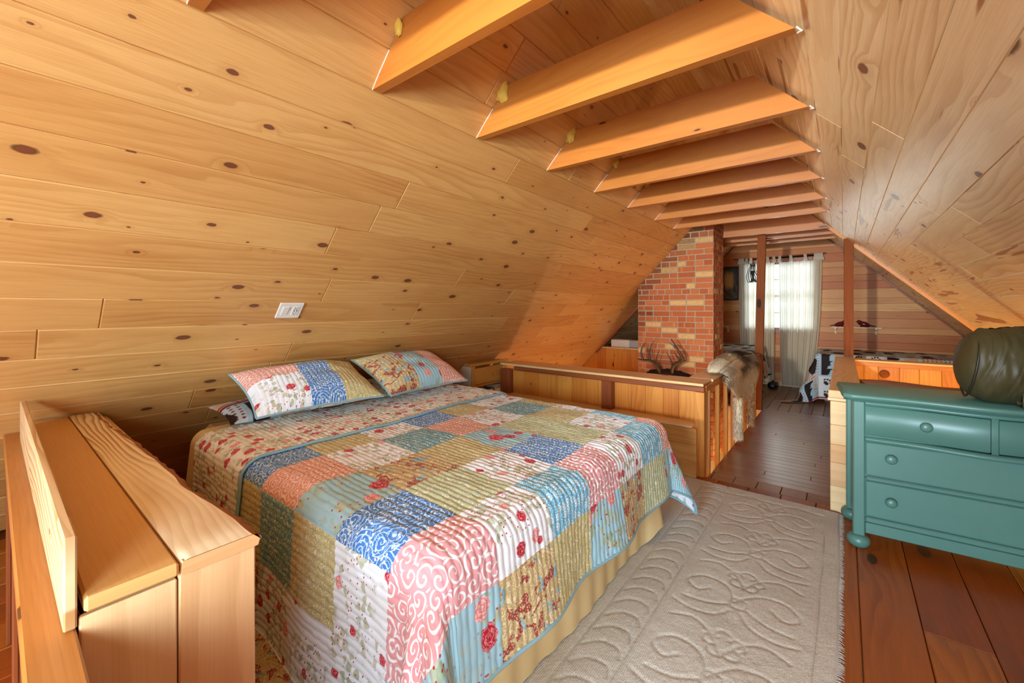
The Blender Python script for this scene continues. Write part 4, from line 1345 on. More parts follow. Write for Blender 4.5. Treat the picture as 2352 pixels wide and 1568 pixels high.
nr = thing('varnished_stair_rail', 'scuffed honey varnished stair rail running beside the storage ledge', 'railing', (-2.0, 0.08, 0))
mb = MB(); mb.box((-1.85, 0.0745, 0.695), (2.55, 0.066, 0.036), rotz(math.radians(-0.35)), 0, 0.004); mb.build('rail_cap', M['rail'], nr)
mb = MB(); mb.span((-3.1, 0.062, 0.0), (-0.62, 0.094, 0.675), grain=0); mb.build('rail_panel', M['brown'], nr)
for xx in (-1.25, -1.95, -2.55):
    mb = MB(); mb.span((xx - 0.03, 0.048, 0.0), (xx + 0.03, 0.0615, 0.675), grain=2); mb.build('batten', M['brown'], nr)

mb = MB(); mb.box((-1.98, 0.0985, 0.800), (1.77, 0.018, 0.170), rotz(math.radians(-0.25)), 0, 0.003, rnd=0.4)
tag(mb.build('loose_board', M['boardwood']), 'loose pale pine board standing on edge between the rail and ledge', 'board')

# little pink cloth at the ledge foot
mb = MB()
mb.tube(smooth_path([(-1.07, 0.42, 0.01), (-1.05, 0.45, 0.08), (-1.055, 0.47, 0.16), (-1.07, 0.45, 0.22)], 5), [0.03] * 8 + [0.02] * 7 + [0.008], 10)
tag(mb.build('pink_cloth_bundle', M['pinkbag'], None, True), 'pink cloth peeking out between the storage ledge and quilt', 'cloth')

# outlet on the slope
oc = Vector((-2.501, 1.087, 1.2895)); Rs = Matrix.Identity(3); Rs.col[0] = Vector((0, 1, 0)); Rs.col[1] = -DL; Rs.col[2] = NLn
Rs.col[0] = Vector((0, 1, 0)); Rs.col[1] = -DL; Rs.col[2] = Rs.col[0].cross(Rs.col[1])
if Rs.col[2].dot(NLn) < 0:
    Rs.col[0] = Vector((0, -1, 0)); Rs.col[2] = Rs.col[0].cross(Rs.col[1])
sY = Rs.col[0].y
ol = thing('wall_outlet', 'white double wall plate with a switch and socket on the sloped panelling', 'outlet', oc)


def orient(a, b, c=0.0): return oc + Rs @ Vector((a * sY, b, c))


mb = MB(); mb.box(orient(0, 0, 0.005), (0.132, 0.118, 0.010), Rs, 0, 0.004); mb.build('wall_plate', M['white'], ol)
mb = MB(); mb.box(orient(-0.028, 0, 0.011), (0.036, 0.068, 0.006), Rs @ Matrix.Rotation(0.06, 3, 'X'), 0, 0.002); mb.build('rocker_switch', M['white'], ol)
so = MB(); so.box(orient(0.028, 0, 0.0105), (0.036, 0.070, 0.004), Rs, 0, 0.0015); so_o = so.build('socket', M['white'], ol)
mb = MB()
for a, b, w, hh in ((0.021, 0.004, 0.004, 0.012), (0.036, 0.004, 0.004, 0.012), (0.0285, 0.016, 0.005, 0.005), (0.021, 0.026, 0.003, 0.007), (0.036, 0.026, 0.003, 0.007), (0.021, -0.014, 0.003, 0.007), (0.036, -0.014, 0.003, 0.007), (0.0285, -0.025, 0.005, 0.005)):
    mb.box(orient(a, b, 0.0128), (w, hh, 0.001), Rs, 0, 0.0002)
mb.build('slot', M['black'], ol)

# ================================================================== BED
BY0, BY1, BX0, BX1, BT = 0.775, 2.47, -3.04, -0.875, 0.615
bed = thing('bed', 'large bed with tan valance pushed under the sloped ceiling', 'bed', (-1.95, 1.6, 0))
mb = MB(); mb.span((BX0, BY0, 0.385), (BX1, BY1, BT - 0.012), bev=0.06)
mb.build('mattress', M['sheet'], bed)
mb = MB(); mb.span((BX0, BY0 - 0.005, 0.16), (BX1, BY1 + 0.005, 0.384), bev=0.02); mb.build('box_spring', M['offwhite'], bed)
mb = MB()
for xx in (BX0 + 0.1, -1.95, BX1 - 0.12):
    for yy in (BY0 + 0.1, BY1 - 0.1):
        mb = MB(); mb.span((xx - 0.03, yy - 0.03, 0.018 if xx > -1.1 else 0.0), (xx + 0.03, yy + 0.03, 0.159), bev=0.004); mb.build('leg', M['iron'], bed)
# valance
pts = []
L1 = BX1 - BX0; L2 = BY1 - BY0
sN = np.linspace(0, 1, 420)
tot = L1 + L2 + L1
P = np.zeros((420, 16, 3))
for i, s in enumerate(sN):
    d = s * tot
    if d < L1: c = (BX0 + d, BY0 - 0.012); nx, ny = 0, -1
    elif d < L1 + L2: c = (BX1 + 0.012, BY0 + d - L1); nx, ny = 1, 0
    else: c = (BX1 - (d - L1 - L2), BY1 + 0.012); nx, ny = 0, 1
    for j in range(16):
        f = j / 15
        w = 0.010 * math.sin(d * 11 + 1.5 * math.sin(d * 3)) * f + 0.010 * f + 0.004 * math.sin(d * 47) * f
        if L1 + L2 * 0.86 < d < L1 + L2: w += 0.045 * f * math.sin((d - L1 - L2 * 0.86) / (L2 * 0.14) * PI)
        P[i, j] = (c[0] + nx * (w + 0.004), c[1] + ny * (w + 0.004), 0.40 + (0.022 - 0.40) * f + 0.05 * f * (1 if L1 + L2 * 0.86 < d < L1 + L2 else 0) * math.sin((d - L1 - L2 * 0.86) / (L2 * 0.14) * PI))
grid_mesh('valance', P, np.zeros((420, 16, 2)), M['tan'], bed, flip=False)['label'] = 'tan gathered valance'

# ---- quilt surface
QX1, QY0, QY1, QZ = -0.895, 0.775, 2.46, 0.632
RQ = 0.085


def drop(r0, flare):
    arc = np.clip(r0, 0, RQ * PI / 2); rest = np.clip(r0 - RQ * PI / 2, 0, None)
    return RQ * np.sin(arc / RQ) + rest * flare, RQ * (1 - np.cos(arc / RQ)) + rest * np.sqrt(np.clip(1 - flare ** 2, 0, 1)), rest


def quilt_pos(A, B, lift=0.0):
    da = np.clip(A - QX1, 0, None)
    dn = np.clip(QY0 - B, 0, None); df = np.clip(B - QY1, 0, None)
    db = dn + df
    r0 = np.hypot(da, db)
    th = np.arctan2(da, db + 1e-12)
    corner = np.sin(2 * th) ** 2 * (da > 0) * (db > 0)
    wav = 0.22 * np.sin(B * 7.3 + 0.6) * (db <= 0) + 0.18 * np.sin(A * 6.1 + 1.0) * (da <= 0)
    flare = 0.10 - 0.05 * (dn > 0) * (da <= 0) + 0.36 * corner * (dn > 0) + 0.30 * corner * (df > 0) + 0.10 * wav
    out, down, rest = drop(r0, flare)
    # hanging folds at the near corner
    k = np.clip(rest / 0.30, 0, 1)
    out = out + (dn > 0) * (da > 0) * k * 0.060 * np.sin(th * 8.0 + 0.2) * np.sin(2 * th) + k * 0.016 * np.sin(B * 11 + 1) * (db <= 0) * (da > 0) + k * 0.014 * np.sin(A * 9 + 2) * (da <= 0) * (db > 0)
    z = QZ + lift - down
    ex = np.clip(0.024 - z, 0, None)
    z = np.maximum(z, 0.024); out = out + ex * 0.85 + lift * np.clip(r0 / 0.1, 0, 1)
    sg = np.where(dn > 0, -1.0, 1.0)
    X = np.minimum(A, QX1) + np.where(da > 0, out * np.sin(th), 0)
    Y = np.clip(B, QY0, QY1) + np.where(db > 0, sg * out * np.cos(th), 0)
    Z = z + 0.010 * vnoise(A * 3.1 + 4, B * 2.7, 11) * (r0 < 0.02) + 0.004 * vnoise(A * 9, B * 9, 12) - 0.012 * np.clip((A + 1.6) / 0.9, 0, 1) * 0
    return np.stack([X, Y, Z], -1)


def normals(P):
    du = np.gradient(P, axis=0); dv = np.gradient(P, axis=1)
    N = np.cross(du, dv); N /= np.linalg.norm(N, axis=-1, keepdims=True) + 1e-12
    return N


def quilted(A, B, lift=0.0, amp=0.0042, pitch=0.0265):
    P = quilt_pos(A, B, lift)
    N = normals(P)
    h = amp * (np.abs(np.sin(PI * B / pitch)) ** 0.55 - 0.4) + amp * 0.55 * vnoise(A * 45, B / pitch, 21)
    return P + N * h[..., None]


quilt = thing('patchwork_quilt', 'patchwork quilt of floral and paisley squares spread over the bed', 'quilt', (-1.5, 1.6, 0.63))
aE = [-2.30, -1.84, -1.55, -1.26, -0.98, -0.70, -0.455]
bE = [-0.02, 0.11, 0.38, 0.66, 0.95, 1.24, 1.52, 1.80, 2.09, 2.38, 2.98]
LAY = ['M M O B O W B O W W'.split(),
       'M W T S W T S W T O'.split(),
       'M W O R M O R G O W'.split(),
       'M W W B G W B G W L'.split(),
       'L L P P W L P W L S'.split(),
       'R R R R M O R M G R'.split()]
kindmap = {'M': 'multi', 'O': 'olive', 'B': 'blue', 'W': 'white', 'T': 'teal', 'S': 'coral', 'R': 'skyrose', 'G': 'sage', 'L': 'sky', 'P': 'pink'}
kinds = ['multi', 'olive', 'blue', 'white', 'teal', 'coral', 'skyrose', 'sage', 'sky', 'pink']
av = np.concatenate([np.linspace(aE[i], aE[i + 1], max(4, int((aE[i + 1] - aE[i]) / 0.0115)), endpoint=False) for i in range(6)] + [[aE[-1]]])
bv = np.concatenate([np.linspace(bE[i], bE[i + 1], max(4, int((bE[i + 1] - bE[i]) / 0.0044)), endpoint=False) for i in range(10)] + [[bE[-1]]])
A, B = np.meshgrid(av, bv, indexing='ij')
P = quilted(A, B)
ca = (av[:-1] + av[1:]) / 2; cb = (bv[:-1] + bv[1:]) / 2
ia = np.searchsorted(aE, ca) - 1; ib = np.searchsorted(bE, cb) - 1
tab = np.array([[kinds.index(kindmap[c]) for c in r] for r in LAY])
mi = tab[ia][:, ib]
grid_mesh('quilt_top', P, np.stack([A * 1.0, B * 1.0], -1), [FAB[k] for k in kinds], quilt, mi=mi)
# backing (reverse) shows under the hanging far corner
Pb = quilt_pos(A[::3, ::4], B[::3, ::4]); Nb = normals(Pb)
grid_mesh('backing', Pb - Nb * 0.008, np.stack([A[::3, ::4], B[::3, ::4]], -1), FAB['white'], quilt, flip=True)
# turned down band at the head
av2 = np.linspace(-2.66, -2.045, 56); bv2 = np.linspace(0.12, 2.88, 620)
A2, B2 = np.meshgrid(av2, bv2, indexing='ij')
P2 = quilted(A2 + 0.02 * np.sin(B2 * 2.1), B2, 0.017)
grid_mesh('turned_down_band', P2, np.stack([A2, B2], -1), FAB['cream'], quilt)['label'] = 'turned back white rose band'


def edge_tube(name, A_, B_, lift, r, parent, mat):
    Pp = quilt_pos(A_[None, :], B_[None, :], lift)[0]
    mb = MB(); mb.tube([tuple(p) for p in Pp], r, 8); return mb.build(name, mat, parent, True)


bb = np.linspace(0.12, 2.88, 220)
edge_tube('binding', -2.043 + 0.02 * np.sin(bb * 2.1), bb, 0.012, 0.0075, quilt, M['binding'])
bb = np.linspace(-0.02, 2.98, 240)
edge_tube('binding', np.full_like(bb, -0.455), bb, 0.0, 0.007, quilt, M['binding'])
aa = np.linspace(-2.3, -0.455, 160)
edge_tube('binding', aa, np.full_like(aa, -0.02), 0.0, 0.007, quilt, M['binding'])
edge_tube('binding', aa, np.full_like(aa, 2.98), 0.0, 0.007, quilt, M['binding'])
# tan blanket under the quilt, showing at the head side
av3 = np.linspace(-2.80, -2.3, 36); bv3 = np.linspace(0.16, 2.8, 200)
A3, B3 = np.meshgrid(av3, bv3, indexing='ij')
tag(grid_mesh('tan_blanket', quilt_pos(A3, B3, -0.004), np.stack([A3, B3], -1), M['tan']), 'plain tan blanket edge showing beneath the quilt near the pillows', 'blanket')


# ---- pillows
def pillow(c, w, h, t, tilt, yaw=0.0, flange=0.02, nu=90, nv=64, ridge=0.0, seed=1):
    """w along Y, h up the slope, returns P and (u,v)"""
    u = np.linspace(-1, 1, nu)[:, None]; v = np.linspace(-1, 1, nv)[None, :]
    outs = []
    for sg in (1, -1):
        prof = np.clip((1 - np.abs(u) ** 2.6), 0, 1) ** 0.55 * np.clip((1 - np.abs(v) ** 2.6), 0, 1) ** 0.55
        x = w / 2 * u * (1 - 0.07 * (1 - v ** 2)); y = h / 2 * v * (1 - 0.09 * (1 - u ** 2))
        z = sg * t / 2 * prof * (1.25 if sg > 0 else 0.75)
        z = z + sg * 0.012 * vnoise(u * 3 + seed, v * 3, seed) * prof
        if ridge: z = z + sg * ridge * (np.abs(np.sin(PI * (u * w / 2) / 0.028)) ** 0.6) * prof ** 0.3
        ey = Vector((math.sin(yaw) * 0, 1, 0)); ev = Vector((-math.cos(tilt), 0, math.sin(tilt))); en = Vector((math.sin(tilt), 0, math.cos(tilt)))
        Rz = Matrix.Rotation(yaw, 3, 'Z'); ey = Rz @ ey; ev = Rz @ ev; en = Rz @ en
        P = np.array(c) + x[..., None] * np.array(ey) + y[..., None] * np.array(ev) + z[..., None] * np.array(en)
        outs.append(P)
    return outs, u, v


def sham(label, c, w, h, t, tilt, yaw, layout, seed):
    r = thing('pillow_sham', label, 'pillow', c, 'quilted pillows on the bed')
    (Pt, Pb_), u, v = pillow(c, w, h, t, tilt, yaw, ridge=0.0035, nu=200, nv=80, seed=seed)
    uc = ((u[:-1] + u[1:]) / 2)[:, 0]; vc = ((v[:, :-1] + v[:, 1:]) / 2)[0]
    mi_ = np.zeros((199, 79), int)
    for i, a in enumerate(uc):
        for j, b in enumerate(vc): mi_[i, j] = layout(a, b)
    UVp = np.stack([u * w / 2 + seed * 1.37 + 0 * v, v * h / 2 + seed * 0.7 + 0 * u], -1)
    grid_mesh('pillow_front', Pt, UVp, [FAB[k] for k in kinds], r, mi=mi_, flip=True)
    grid_mesh('pillow_back', Pb_, UVp, FAB['cream'], r)
    # piping round the edge
    ring = [tuple(Pt[i, 0]) for i in range(0, 200, 3)] + [tuple(Pt[199, j]) for j in range(0, 80, 3)] + [tuple(Pt[i, 79]) for i in range(199, -1, -3)] + [tuple(Pt[0, j]) for j in range(79, -1, -3)]
    mb = MB(); mb.tube(ring, 0.0065, 6); mb.build('piping', M['binding'], r, True)
    return r


K = {k: i for i, k in enumerate(kinds)}


def lay1(a, b):
    if a < -0.22: return K['coral'] if b > 0.05 + 0.0 else K['white']
    if a < 0.34: return K['blue'] if b < 0.62 else K['skyrose']
    return K['olive']


def lay2(a, b):
    if a < -0.30: return K['multi'] if b < 0.6 else K['olive']
    if a < 0.30: return K['skyrose'] if b < 0.62 else K['blue']
    return K['coral']


sham('near quilted sham with coral scroll, blue paisley and gold patches', (-2.59, 1.25, 0.818), 0.74, 0.50, 0.17, math.radians(21), math.radians(-3), lay1, 1)
sham('far quilted sham with a sky blue rose patch between gold and coral, by the nightstand', (-2.575, 2.02, 0.822), 0.74, 0.50, 0.17, math.radians(24), math.radians(2), lay2, 2)


def under_pillow(label, c, w, h, t, mat, seed, pattern):
    r = thing('pillow', label, 'pillow', c)
    (Pt, Pb_), u, v = pillow(c, w, h, t, math.radians(6), 0, nu=120, nv=80, seed=seed)
    UVp = np.stack([u * w / 2 + 0 * v, v * h / 2 + 0 * u], -1)
    colr = blanket_pattern((u * w / 2 + 2.0) + 0 * v, (v * h / 2 + 2.0) + 0 * u, seed) if pattern else None
    grid_mesh('pillow_top', Pt, UVp, mat, r, flip=True, col=colr)
    grid_mesh('pillow_base', Pb_, UVp, mat, r, col=colr)
    return r


under_pillow('wildlife print pillow squashed under the near sham', (-2.755, 1.20, 0.694), 0.78, 0.38, 0.10, M['printed'], 6, True)
under_pillow('white rose pillow under the far sham', (-2.74, 2.03, 0.694), 0.72, 0.38, 0.10, FAB['cream'], 7, False)

# ================================================================== NIGHTSTAND
ns = thing('nightstand', 'yellow maple nightstand with one drawer and an open shelf between bed and railing', 'nightstand', (-3.1, 3.3, 0))
NX0, NX1, NY0, NY1, NZ = -3.17, -2.90, 3.00, 3.565, 0.74
mb = MB(); mb.span((-3.005, NY0, NZ - 0.028), (NX1, NY1 - 0.034, NZ), grain=1, bev=0.003); mb.build('top', M['nswood'], ns)
mb = MB(); mb.prism([(-3.16, 0.03), (NX1 - 0.003, 0.03), (NX1 - 0.003, NZ - 0.03), (-3.02, NZ - 0.03), (-3.16, NZ - 0.16)], 1, NY0 + 0.004, NY0 + 0.020); mb.build('side_panel', M['offwhite'], ns)
mb = MB(); mb.prism([(-3.16, 0.03), (NX1 - 0.003, 0.03), (NX1 - 0.003, NZ - 0.03), (-3.02, NZ - 0.03), (-3.16, NZ - 0.16)], 1, NY1 - 0.05, NY1 - 0.034); mb.build('side_panel', M['nswood'], ns)
mb = MB(); mb.span((NX1 - 0.004, NY0, 0.0), (NX1 + 0.012, NY0 + 0.05, NZ - 0.028), grain=2); mb.build('front_post', M['nswood'], ns)
mb = MB(); mb.span((NX1 - 0.02, NY1 - 0.033, 0.0), (NX1 + 0.012, NY1, NZ + 0.006), grain=2); mb.build('front_post', M['nswood'], ns)
mb = MB(); mb.span((NX1 - 0.02, NY0 + 0.055, 0.525), (NX1 + 0.004, NY1 - 0.04, 0.690), grain=1); dr = mb.build('drawer', M['nswood'], ns)
mb = MB(); mb.lathe([(0.006, 0.0), (0.007, 0.012), (0.016, 0.016), (0.017, 0.024), (0.012, 0.028), (0.009, 0.024), (0.001, 0.024)], (NX1 + 0.004, 3.33, 0.605), Matrix.Rotation(PI / 2, 3, 'Y'), 18)
mb.build('drawer_knob', M['nswood'], dr, True)
mb = MB(); mb.span((NX1 - 0.15, NY0 + 0.021, 0.500), (NX1 - 0.002, NY1 - 0.051, 0.520), grain=1); mb.build('rail', M['nswood'], ns)
mb = MB(); mb.span((NX1 - 0.25, NY0 + 0.021, 0.30), (NX1 - 0.004, NY1 - 0.051, 0.318), grain=1); mb.build('shelf', M['nswood'], ns)
for y0, y1, z0, z1, mm, lab in ((3.17, 3.35, 0.3185, 0.362, 'paper', 'pale paperback, lowest of the pile in the nightstand shelf'), (3.18, 3.36, 0.3625, 0.405, 'paperdark', 'dark hardback in the middle of the pile in the nightstand shelf'), (3.19, 3.35, 0.4055, 0.452, 'paperdark', 'dark hardback on top of the pile in the nightstand shelf')):
    t = thing('book', lab, 'book', (-2.99, (y0 + y1) / 2, z0), 'books in the nightstand')
    mb = MB(); mb.span((-3.09, y0, z0), (-2.915, y1, z0 + 0.004), bev=0.001); mb.span((-3.09, y0, z1 - 0.004), (-2.915, y1, z1), bev=0.001); mb.span((-3.09, y0, z0 + 0.004), (-3.085, y1, z1 - 0.004), bev=0.001); mb.build('cover', M[mm], t)
    mb = MB(); mb.span((-3.084, y0 + 0.004, z0 + 0.0045), (-2.92, y1 - 0.004, z1 - 0.0045), bev=0.001); mb.build('pages', M['paper'], t)
for k in range(4):
    z0 = 0.3185 + 0.042 * k
    mb = MB(); mb.span((-3.08, 3.368, z0), (-2.908 + 0.004 * (k % 2), 3.508, z0 + 0.0395), bev=0.004)
    tag(mb.build('magazine', M['paper']), 'pale striped magazine, %s from the bottom of the stack by the railing' % ('first', 'second', 'third', 'fourth')[k], 'magazine', 'magazines in the nightstand')

# ================================================================== RUG
rug = thing('area_rug', 'beige carved floral rug on the floor beside the bed', 'rug', (-0.6, 1.6, 0))
RX0, RX1, RY0, RY1 = -1.02, -0.016, 0.60, 3.335
xs = np.arange(RX0, RX1 + 1e-6, 0.0045); ys = np.arange(RY0, RY1 + 1e-6, 0.0055)
Xr, Yr = np.meshgrid(xs, ys, indexing='ij')
D = np.full(Xr.shape, 9.0)


def carve_poly(pts, per=5):
    q = smooth_path([(a, b, 0) for a, b in pts], per)
    for i in range(len(q) - 1):
        ax, ay = q[i].x, q[i].y; bx_, by_ = q[i + 1].x, q[i + 1].y
        i0 = max(int((min(ax, bx_) - 0.03 - RX0) / 0.0045), 0); i1 = int((max(ax, bx_) + 0.03 - RX0) / 0.0045) + 1
        j0 = max(int((min(ay, by_) - 0.03 - RY0) / 0.0055), 0); j1 = int((max(ay, by_) + 0.03 - RY0) / 0.0055) + 1
        if i1 <= 0 or j1 <= 0: continue
        xx = Xr[i0:i1, j0:j1]; yy = Yr[i0:i1, j0:j1]
        if xx.size == 0: continue
        dx, dy = bx_ - ax, by_ - ay; l2 = dx * dx + dy * dy + 1e-12
        t = np.clip(((xx - ax) * dx + (yy - ay) * dy) / l2, 0, 1)
        D[i0:i1, j0:j1] = np.minimum(D[i0:i1, j0:j1], np.hypot(xx - ax - t * dx, yy - ay - t * dy))


carve_poly([(-0.085, 0), (-0.085, 1.5), (-0.085, RY1 - 0.05)], 2)
carve_poly([(-0.085, RY1 - 0.12), (-0.4, RY1 - 0.12), (-0.80, RY1 - 0.12)], 2)
carve_poly([(-0.63, 0), (-0.63, 1.5), (-0.63, RY1 - 0.12)], 2)
carve_poly([(-0.80, 0), (-0.80, 1.5), (-0.80, RY1 - 0.12)], 2)
for k in range(34):
    y = 0.05 + 0.098 * k
    carve_poly([(-0.785, y), (-0.735, y + 0.055), (-0.67, y + 0.062), (-0.645, y + 0.02)])
rr_ = random.Random(5)
for k in range(7):
    y = 0.15 + 0.47 * k
    cx = -0.36
    for sx in (-1, 1):
        carve_poly([(cx - 0.02, y), (cx + sx * 0.06, y + 0.10), (cx + sx * 0.16, y + 0.12), (cx + sx * 0.22, y + 0.05), (cx + sx * 0.17, y), (cx + sx * 0.12, y + 0.04)])
        carve_poly([(cx, y + 0.12), (cx + sx * 0.05, y + 0.22), (cx + sx * 0.13, y + 0.27), (cx + sx * 0.21, y + 0.24)])
        carve_poly([(cx + sx * 0.03, y - 0.02), (cx + sx * 0.11, y - 0.07), (cx + sx * 0.20, y - 0.08)])
        carve_poly([(cx + sx * 0.02, y - 0.06), (cx + sx * 0.07, y - 0.13), (cx + sx * 0.16, y - 0.15), (cx + sx * 0.23, y - 0.13)])
    for a0 in range(5):
        an_ = a0 * 2 * PI / 5 + k
        px_, py_ = cx + 0.045 * math.cos(an_), y + 0.19 + 0.045 * math.sin(an_)
        carve_poly([(px_ + 0.03 * math.cos(an_ + w), py_ + 0.03 * math.sin(an_ + w)) for w in np.linspace(-2.2, 2.2, 7)], 3)
    carve_poly([(cx - 0.025, y - 0.03), (cx - 0.03, y + 0.03), (cx + 0.03, y + 0.03), (cx + 0.025, y - 0.03), (cx - 0.025, y - 0.03)], 2)
carve = np.exp(-(D / 0.0032) ** 2) * np.clip(0.55 + 0.6 * vnoise(Xr * 9, Yr * 9, 31), 0, 1)
soft = np.exp(-(D / 0.008) ** 2)
Zr = 0.016 - 0.0032 * soft + 0.0009 * vnoise(Xr * 150, Yr * 150, 3) + 0.0008 * vnoise(Xr * 20, Yr * 20, 4)
ed = np.minimum(np.minimum(Xr - RX0, RX1 - Xr), np.minimum(Yr - RY0, RY1 - Yr))
Zr = np.where(ed < 0.012, Zr * (0.15 + 0.85 * np.sqrt(np.clip(ed / 0.012, 0, 1))), Zr)
wobx = 0.004 * vnoise(Yr * 5, Xr * 0 + 1, 8) * np.clip((Xr + 0.4) / 0.4, 0, 1)
grid_mesh('rug_pile', np.stack([Xr + wobx, Yr, Zr + 0.0005], -1), np.stack([Xr, Yr], -1), M['rug'], rug, attrs={'carve': carve})
mb = MB()
for k in range(520):
    y = RY0 + (RY1 - RY0) * k / 520 + random.uniform(-0.002, 0.002); l = random.uniform(0.008, 0.020); a = random.uniform(-0.008, 0.008)
    mb.tube([(RX1 - 0.004, y, 0.006), (RX1 + l * 0.6, y + a * 0.5, 0.005), (RX1 + l, y + a, 0.0015)], [0.0014, 0.0011, 0.0006], 4, caps=False)
o = mb.build('fringe', M['rug'], rug); o['kind'] = 'stuff'; o['label'] = 'frayed fringe threads'

# ================================================================== DRESSER
ANG = math.radians(4.3)
DO = Vector((0.040, 2.945, 0))
Rd = rotz(ANG)
ds = thing('teal_dresser', 'teal painted serpentine dresser with round knobs and bun feet', 'dresser', DO)
ds.rotation_euler = (0, 0, ANG)
W, DP = 1.03, 0.40


def local_build(mb, name, mat, parent, smooth=False):
    """geometry already in dresser coordinates"""
    o = mb.build(name, mat, None, smooth); o.parent = parent; return o


def bow(x, amp=0.042):
    t = np.clip((x - 0.05) / (W - 0.10), 0, 1)
    return -amp * np.sin(PI * t) ** 2 * 1.0 + 0.012 * np.sin(2 * PI * t) ** 2


def bowed_panel(name, x0, x1, z0, z1, y, thick, mat, parent, amp, roundz=0.004, extra=0.0):
    n = 40
    xs = np.linspace(x0, x1, n)
    prof = [(0.010, z0 + 0.0), (0.0, z0 + roundz), (0.0, z1 - roundz), (0.010, z1), (thick, z1), (thick, z0), (0.010, z0)]
    P = np.zeros((n, len(prof), 3))
    for j, (dy, zz) in enumerate(prof):
        P[:, j, 0] = xs; P[:, j, 1] = y + bow(xs, amp) * (1 if dy < thick else 1) + dy; P[:, j, 2] = zz
    o = grid_mesh(name, P, np.zeros((n, len(prof), 2)), mat, None, smooth=False, flip=False); o.parent = parent
    # end caps
    bm_v = [tuple(P[0, j]) for j in range(6)]; mb = MB()
    return o


# carcass
mb = MB(); mb.span((0.02, 0.02, 0.10), (W - 0.02, DP, 0.795), bev=0.003); local_build(mb, 'carcass', M['teal'], ds)
for xx in (0.0, W - 0.05):
    mb = MB(); mb.span((xx, 0.0, 0.065), (xx + 0.05, 0.055, 0.795), bev=0.005); local_build(mb, 'post', M['teal'], ds)
    mb = MB(); mb.span((xx, DP - 0.045, 0.065), (xx + 0.05, DP + 0.003, 0.795), bev=0.005); local_build(mb, 'post', M['teal'], ds)
for xx in (0.025, W - 0.025):
    for yy in (0.028, DP - 0.02):
        mb = MB(); mb.lathe([(0.030, 0.0), (0.042, 0.008), (0.050, 0.022), (0.052, 0.036), (0.047, 0.052), (0.036, 0.062), (0.020, 0.066)], (xx, yy, 0.0), None, 28)
        local_build(mb, 'bun_foot', M['teal'], ds, True)


def knob(parent, x, y, z):
    mb = MB(); mb.lathe([(0.010, 0.0), (0.010, 0.008), (0.020, 0.013), (0.0245, 0.021), (0.022, 0.029), (0.013, 0.034), (0.001, 0.0355)], (x, y, z), Matrix.Rotation(PI / 2, 3, 'X'), 24)
    o = mb.build('knob', M['teal'], None, True); o.parent = parent


d1 = bowed_panel('drawer', 0.054, W / 2 - 0.014, 0.612, 0.772, 0.006, 0.10, M['teal'], ds, 0.042)
knob(d1, 0.285, 0.006 + float(bow(np.array(0.285))), 0.698)
d2 = bowed_panel('drawer', W / 2 + 0.014, W - 0.054, 0.612, 0.772, 0.006, 0.10, M['teal'], ds, 0.042)
knob(d2, W - 0.285, 0.006 + float(bow(np.array(W - 0.285))), 0.698)
bowed_panel('drawer_divider', W / 2 - 0.0115, W / 2 + 0.0115, 0.606, 0.785, 0.004, 0.09, M['teal'], ds, 0.042)
bowed_panel('serpentine_rail', 0.052, W - 0.052, 0.580, 0.606, -0.004, 0.10, M['teal'], ds, 0.050, 0.010)
bowed_panel('top_rail', 0.052, W - 0.052, 0.775, 0.796, 0.002, 0.10, M['teal'], ds, 0.042)
for z0, z1, kz in ((0.398, 0.576, 0.505), (0.178, 0.366, 0.278)):
    mb = MB(); mb.span((0.054, 0.010, z0), (W - 0.054, 0.08, z1), bev=0.004); dd = local_build(mb, 'drawer', M['teal'], ds)
    knob(dd, 0.155, 0.010, kz); knob(dd, W - 0.155, 0.010, kz)
mb = MB(); mb.span((0.052, 0.002, 0.370), (W - 0.052, 0.08, 0.394), bev=0.008); local_build(mb, 'rail', M['teal'], ds)
mb = MB(); mb.span((0.052, 0.006, 0.085), (W - 0.052, 0.08, 0.143), bev=0.003); mb.span((0.052, 0.003, 0.145), (W - 0.052, 0.08, 0.174), bev=0.006); local_build(mb, 'apron', M['teal'], ds)
# top with serpentine front and moulded edge
n = 70
xs = np.linspace(-0.042, W + 0.042, n)
tt = np.clip(xs / W, 0, 1)
fy = -0.042 + bow(np.clip(xs, 0.05, W - 0.05), 0.045)
fy = fy + 0.022 * np.exp(-((xs + 0.042) / 0.02) ** 2) + 0.022 * np.exp(-((xs - W - 0.042) / 0.02) ** 2)
mould = [(0.030, 0.797), (0.022, 0.799), (0.020, 0.806), (0.010, 0.808), (0.004, 0.814), (0.0, 0.822), (0.002, 0.830), (0.008, 0.836)]
P = np.zeros((n, len(mould) + 1, 3))
for j, (dy, zz) in enumerate(mould):
    P[:, j, 0] = xs; P[:, j, 1] = fy + dy; P[:, j, 2] = zz
P[:, -1] = np.stack([xs, np.full(n, DP + 0.0), np.full(n, 0.836)], -1)
o = grid_mesh('top', P, np.zeros((n, len(mould) + 1, 2)), M['teal'], None, smooth=False); o.parent = ds
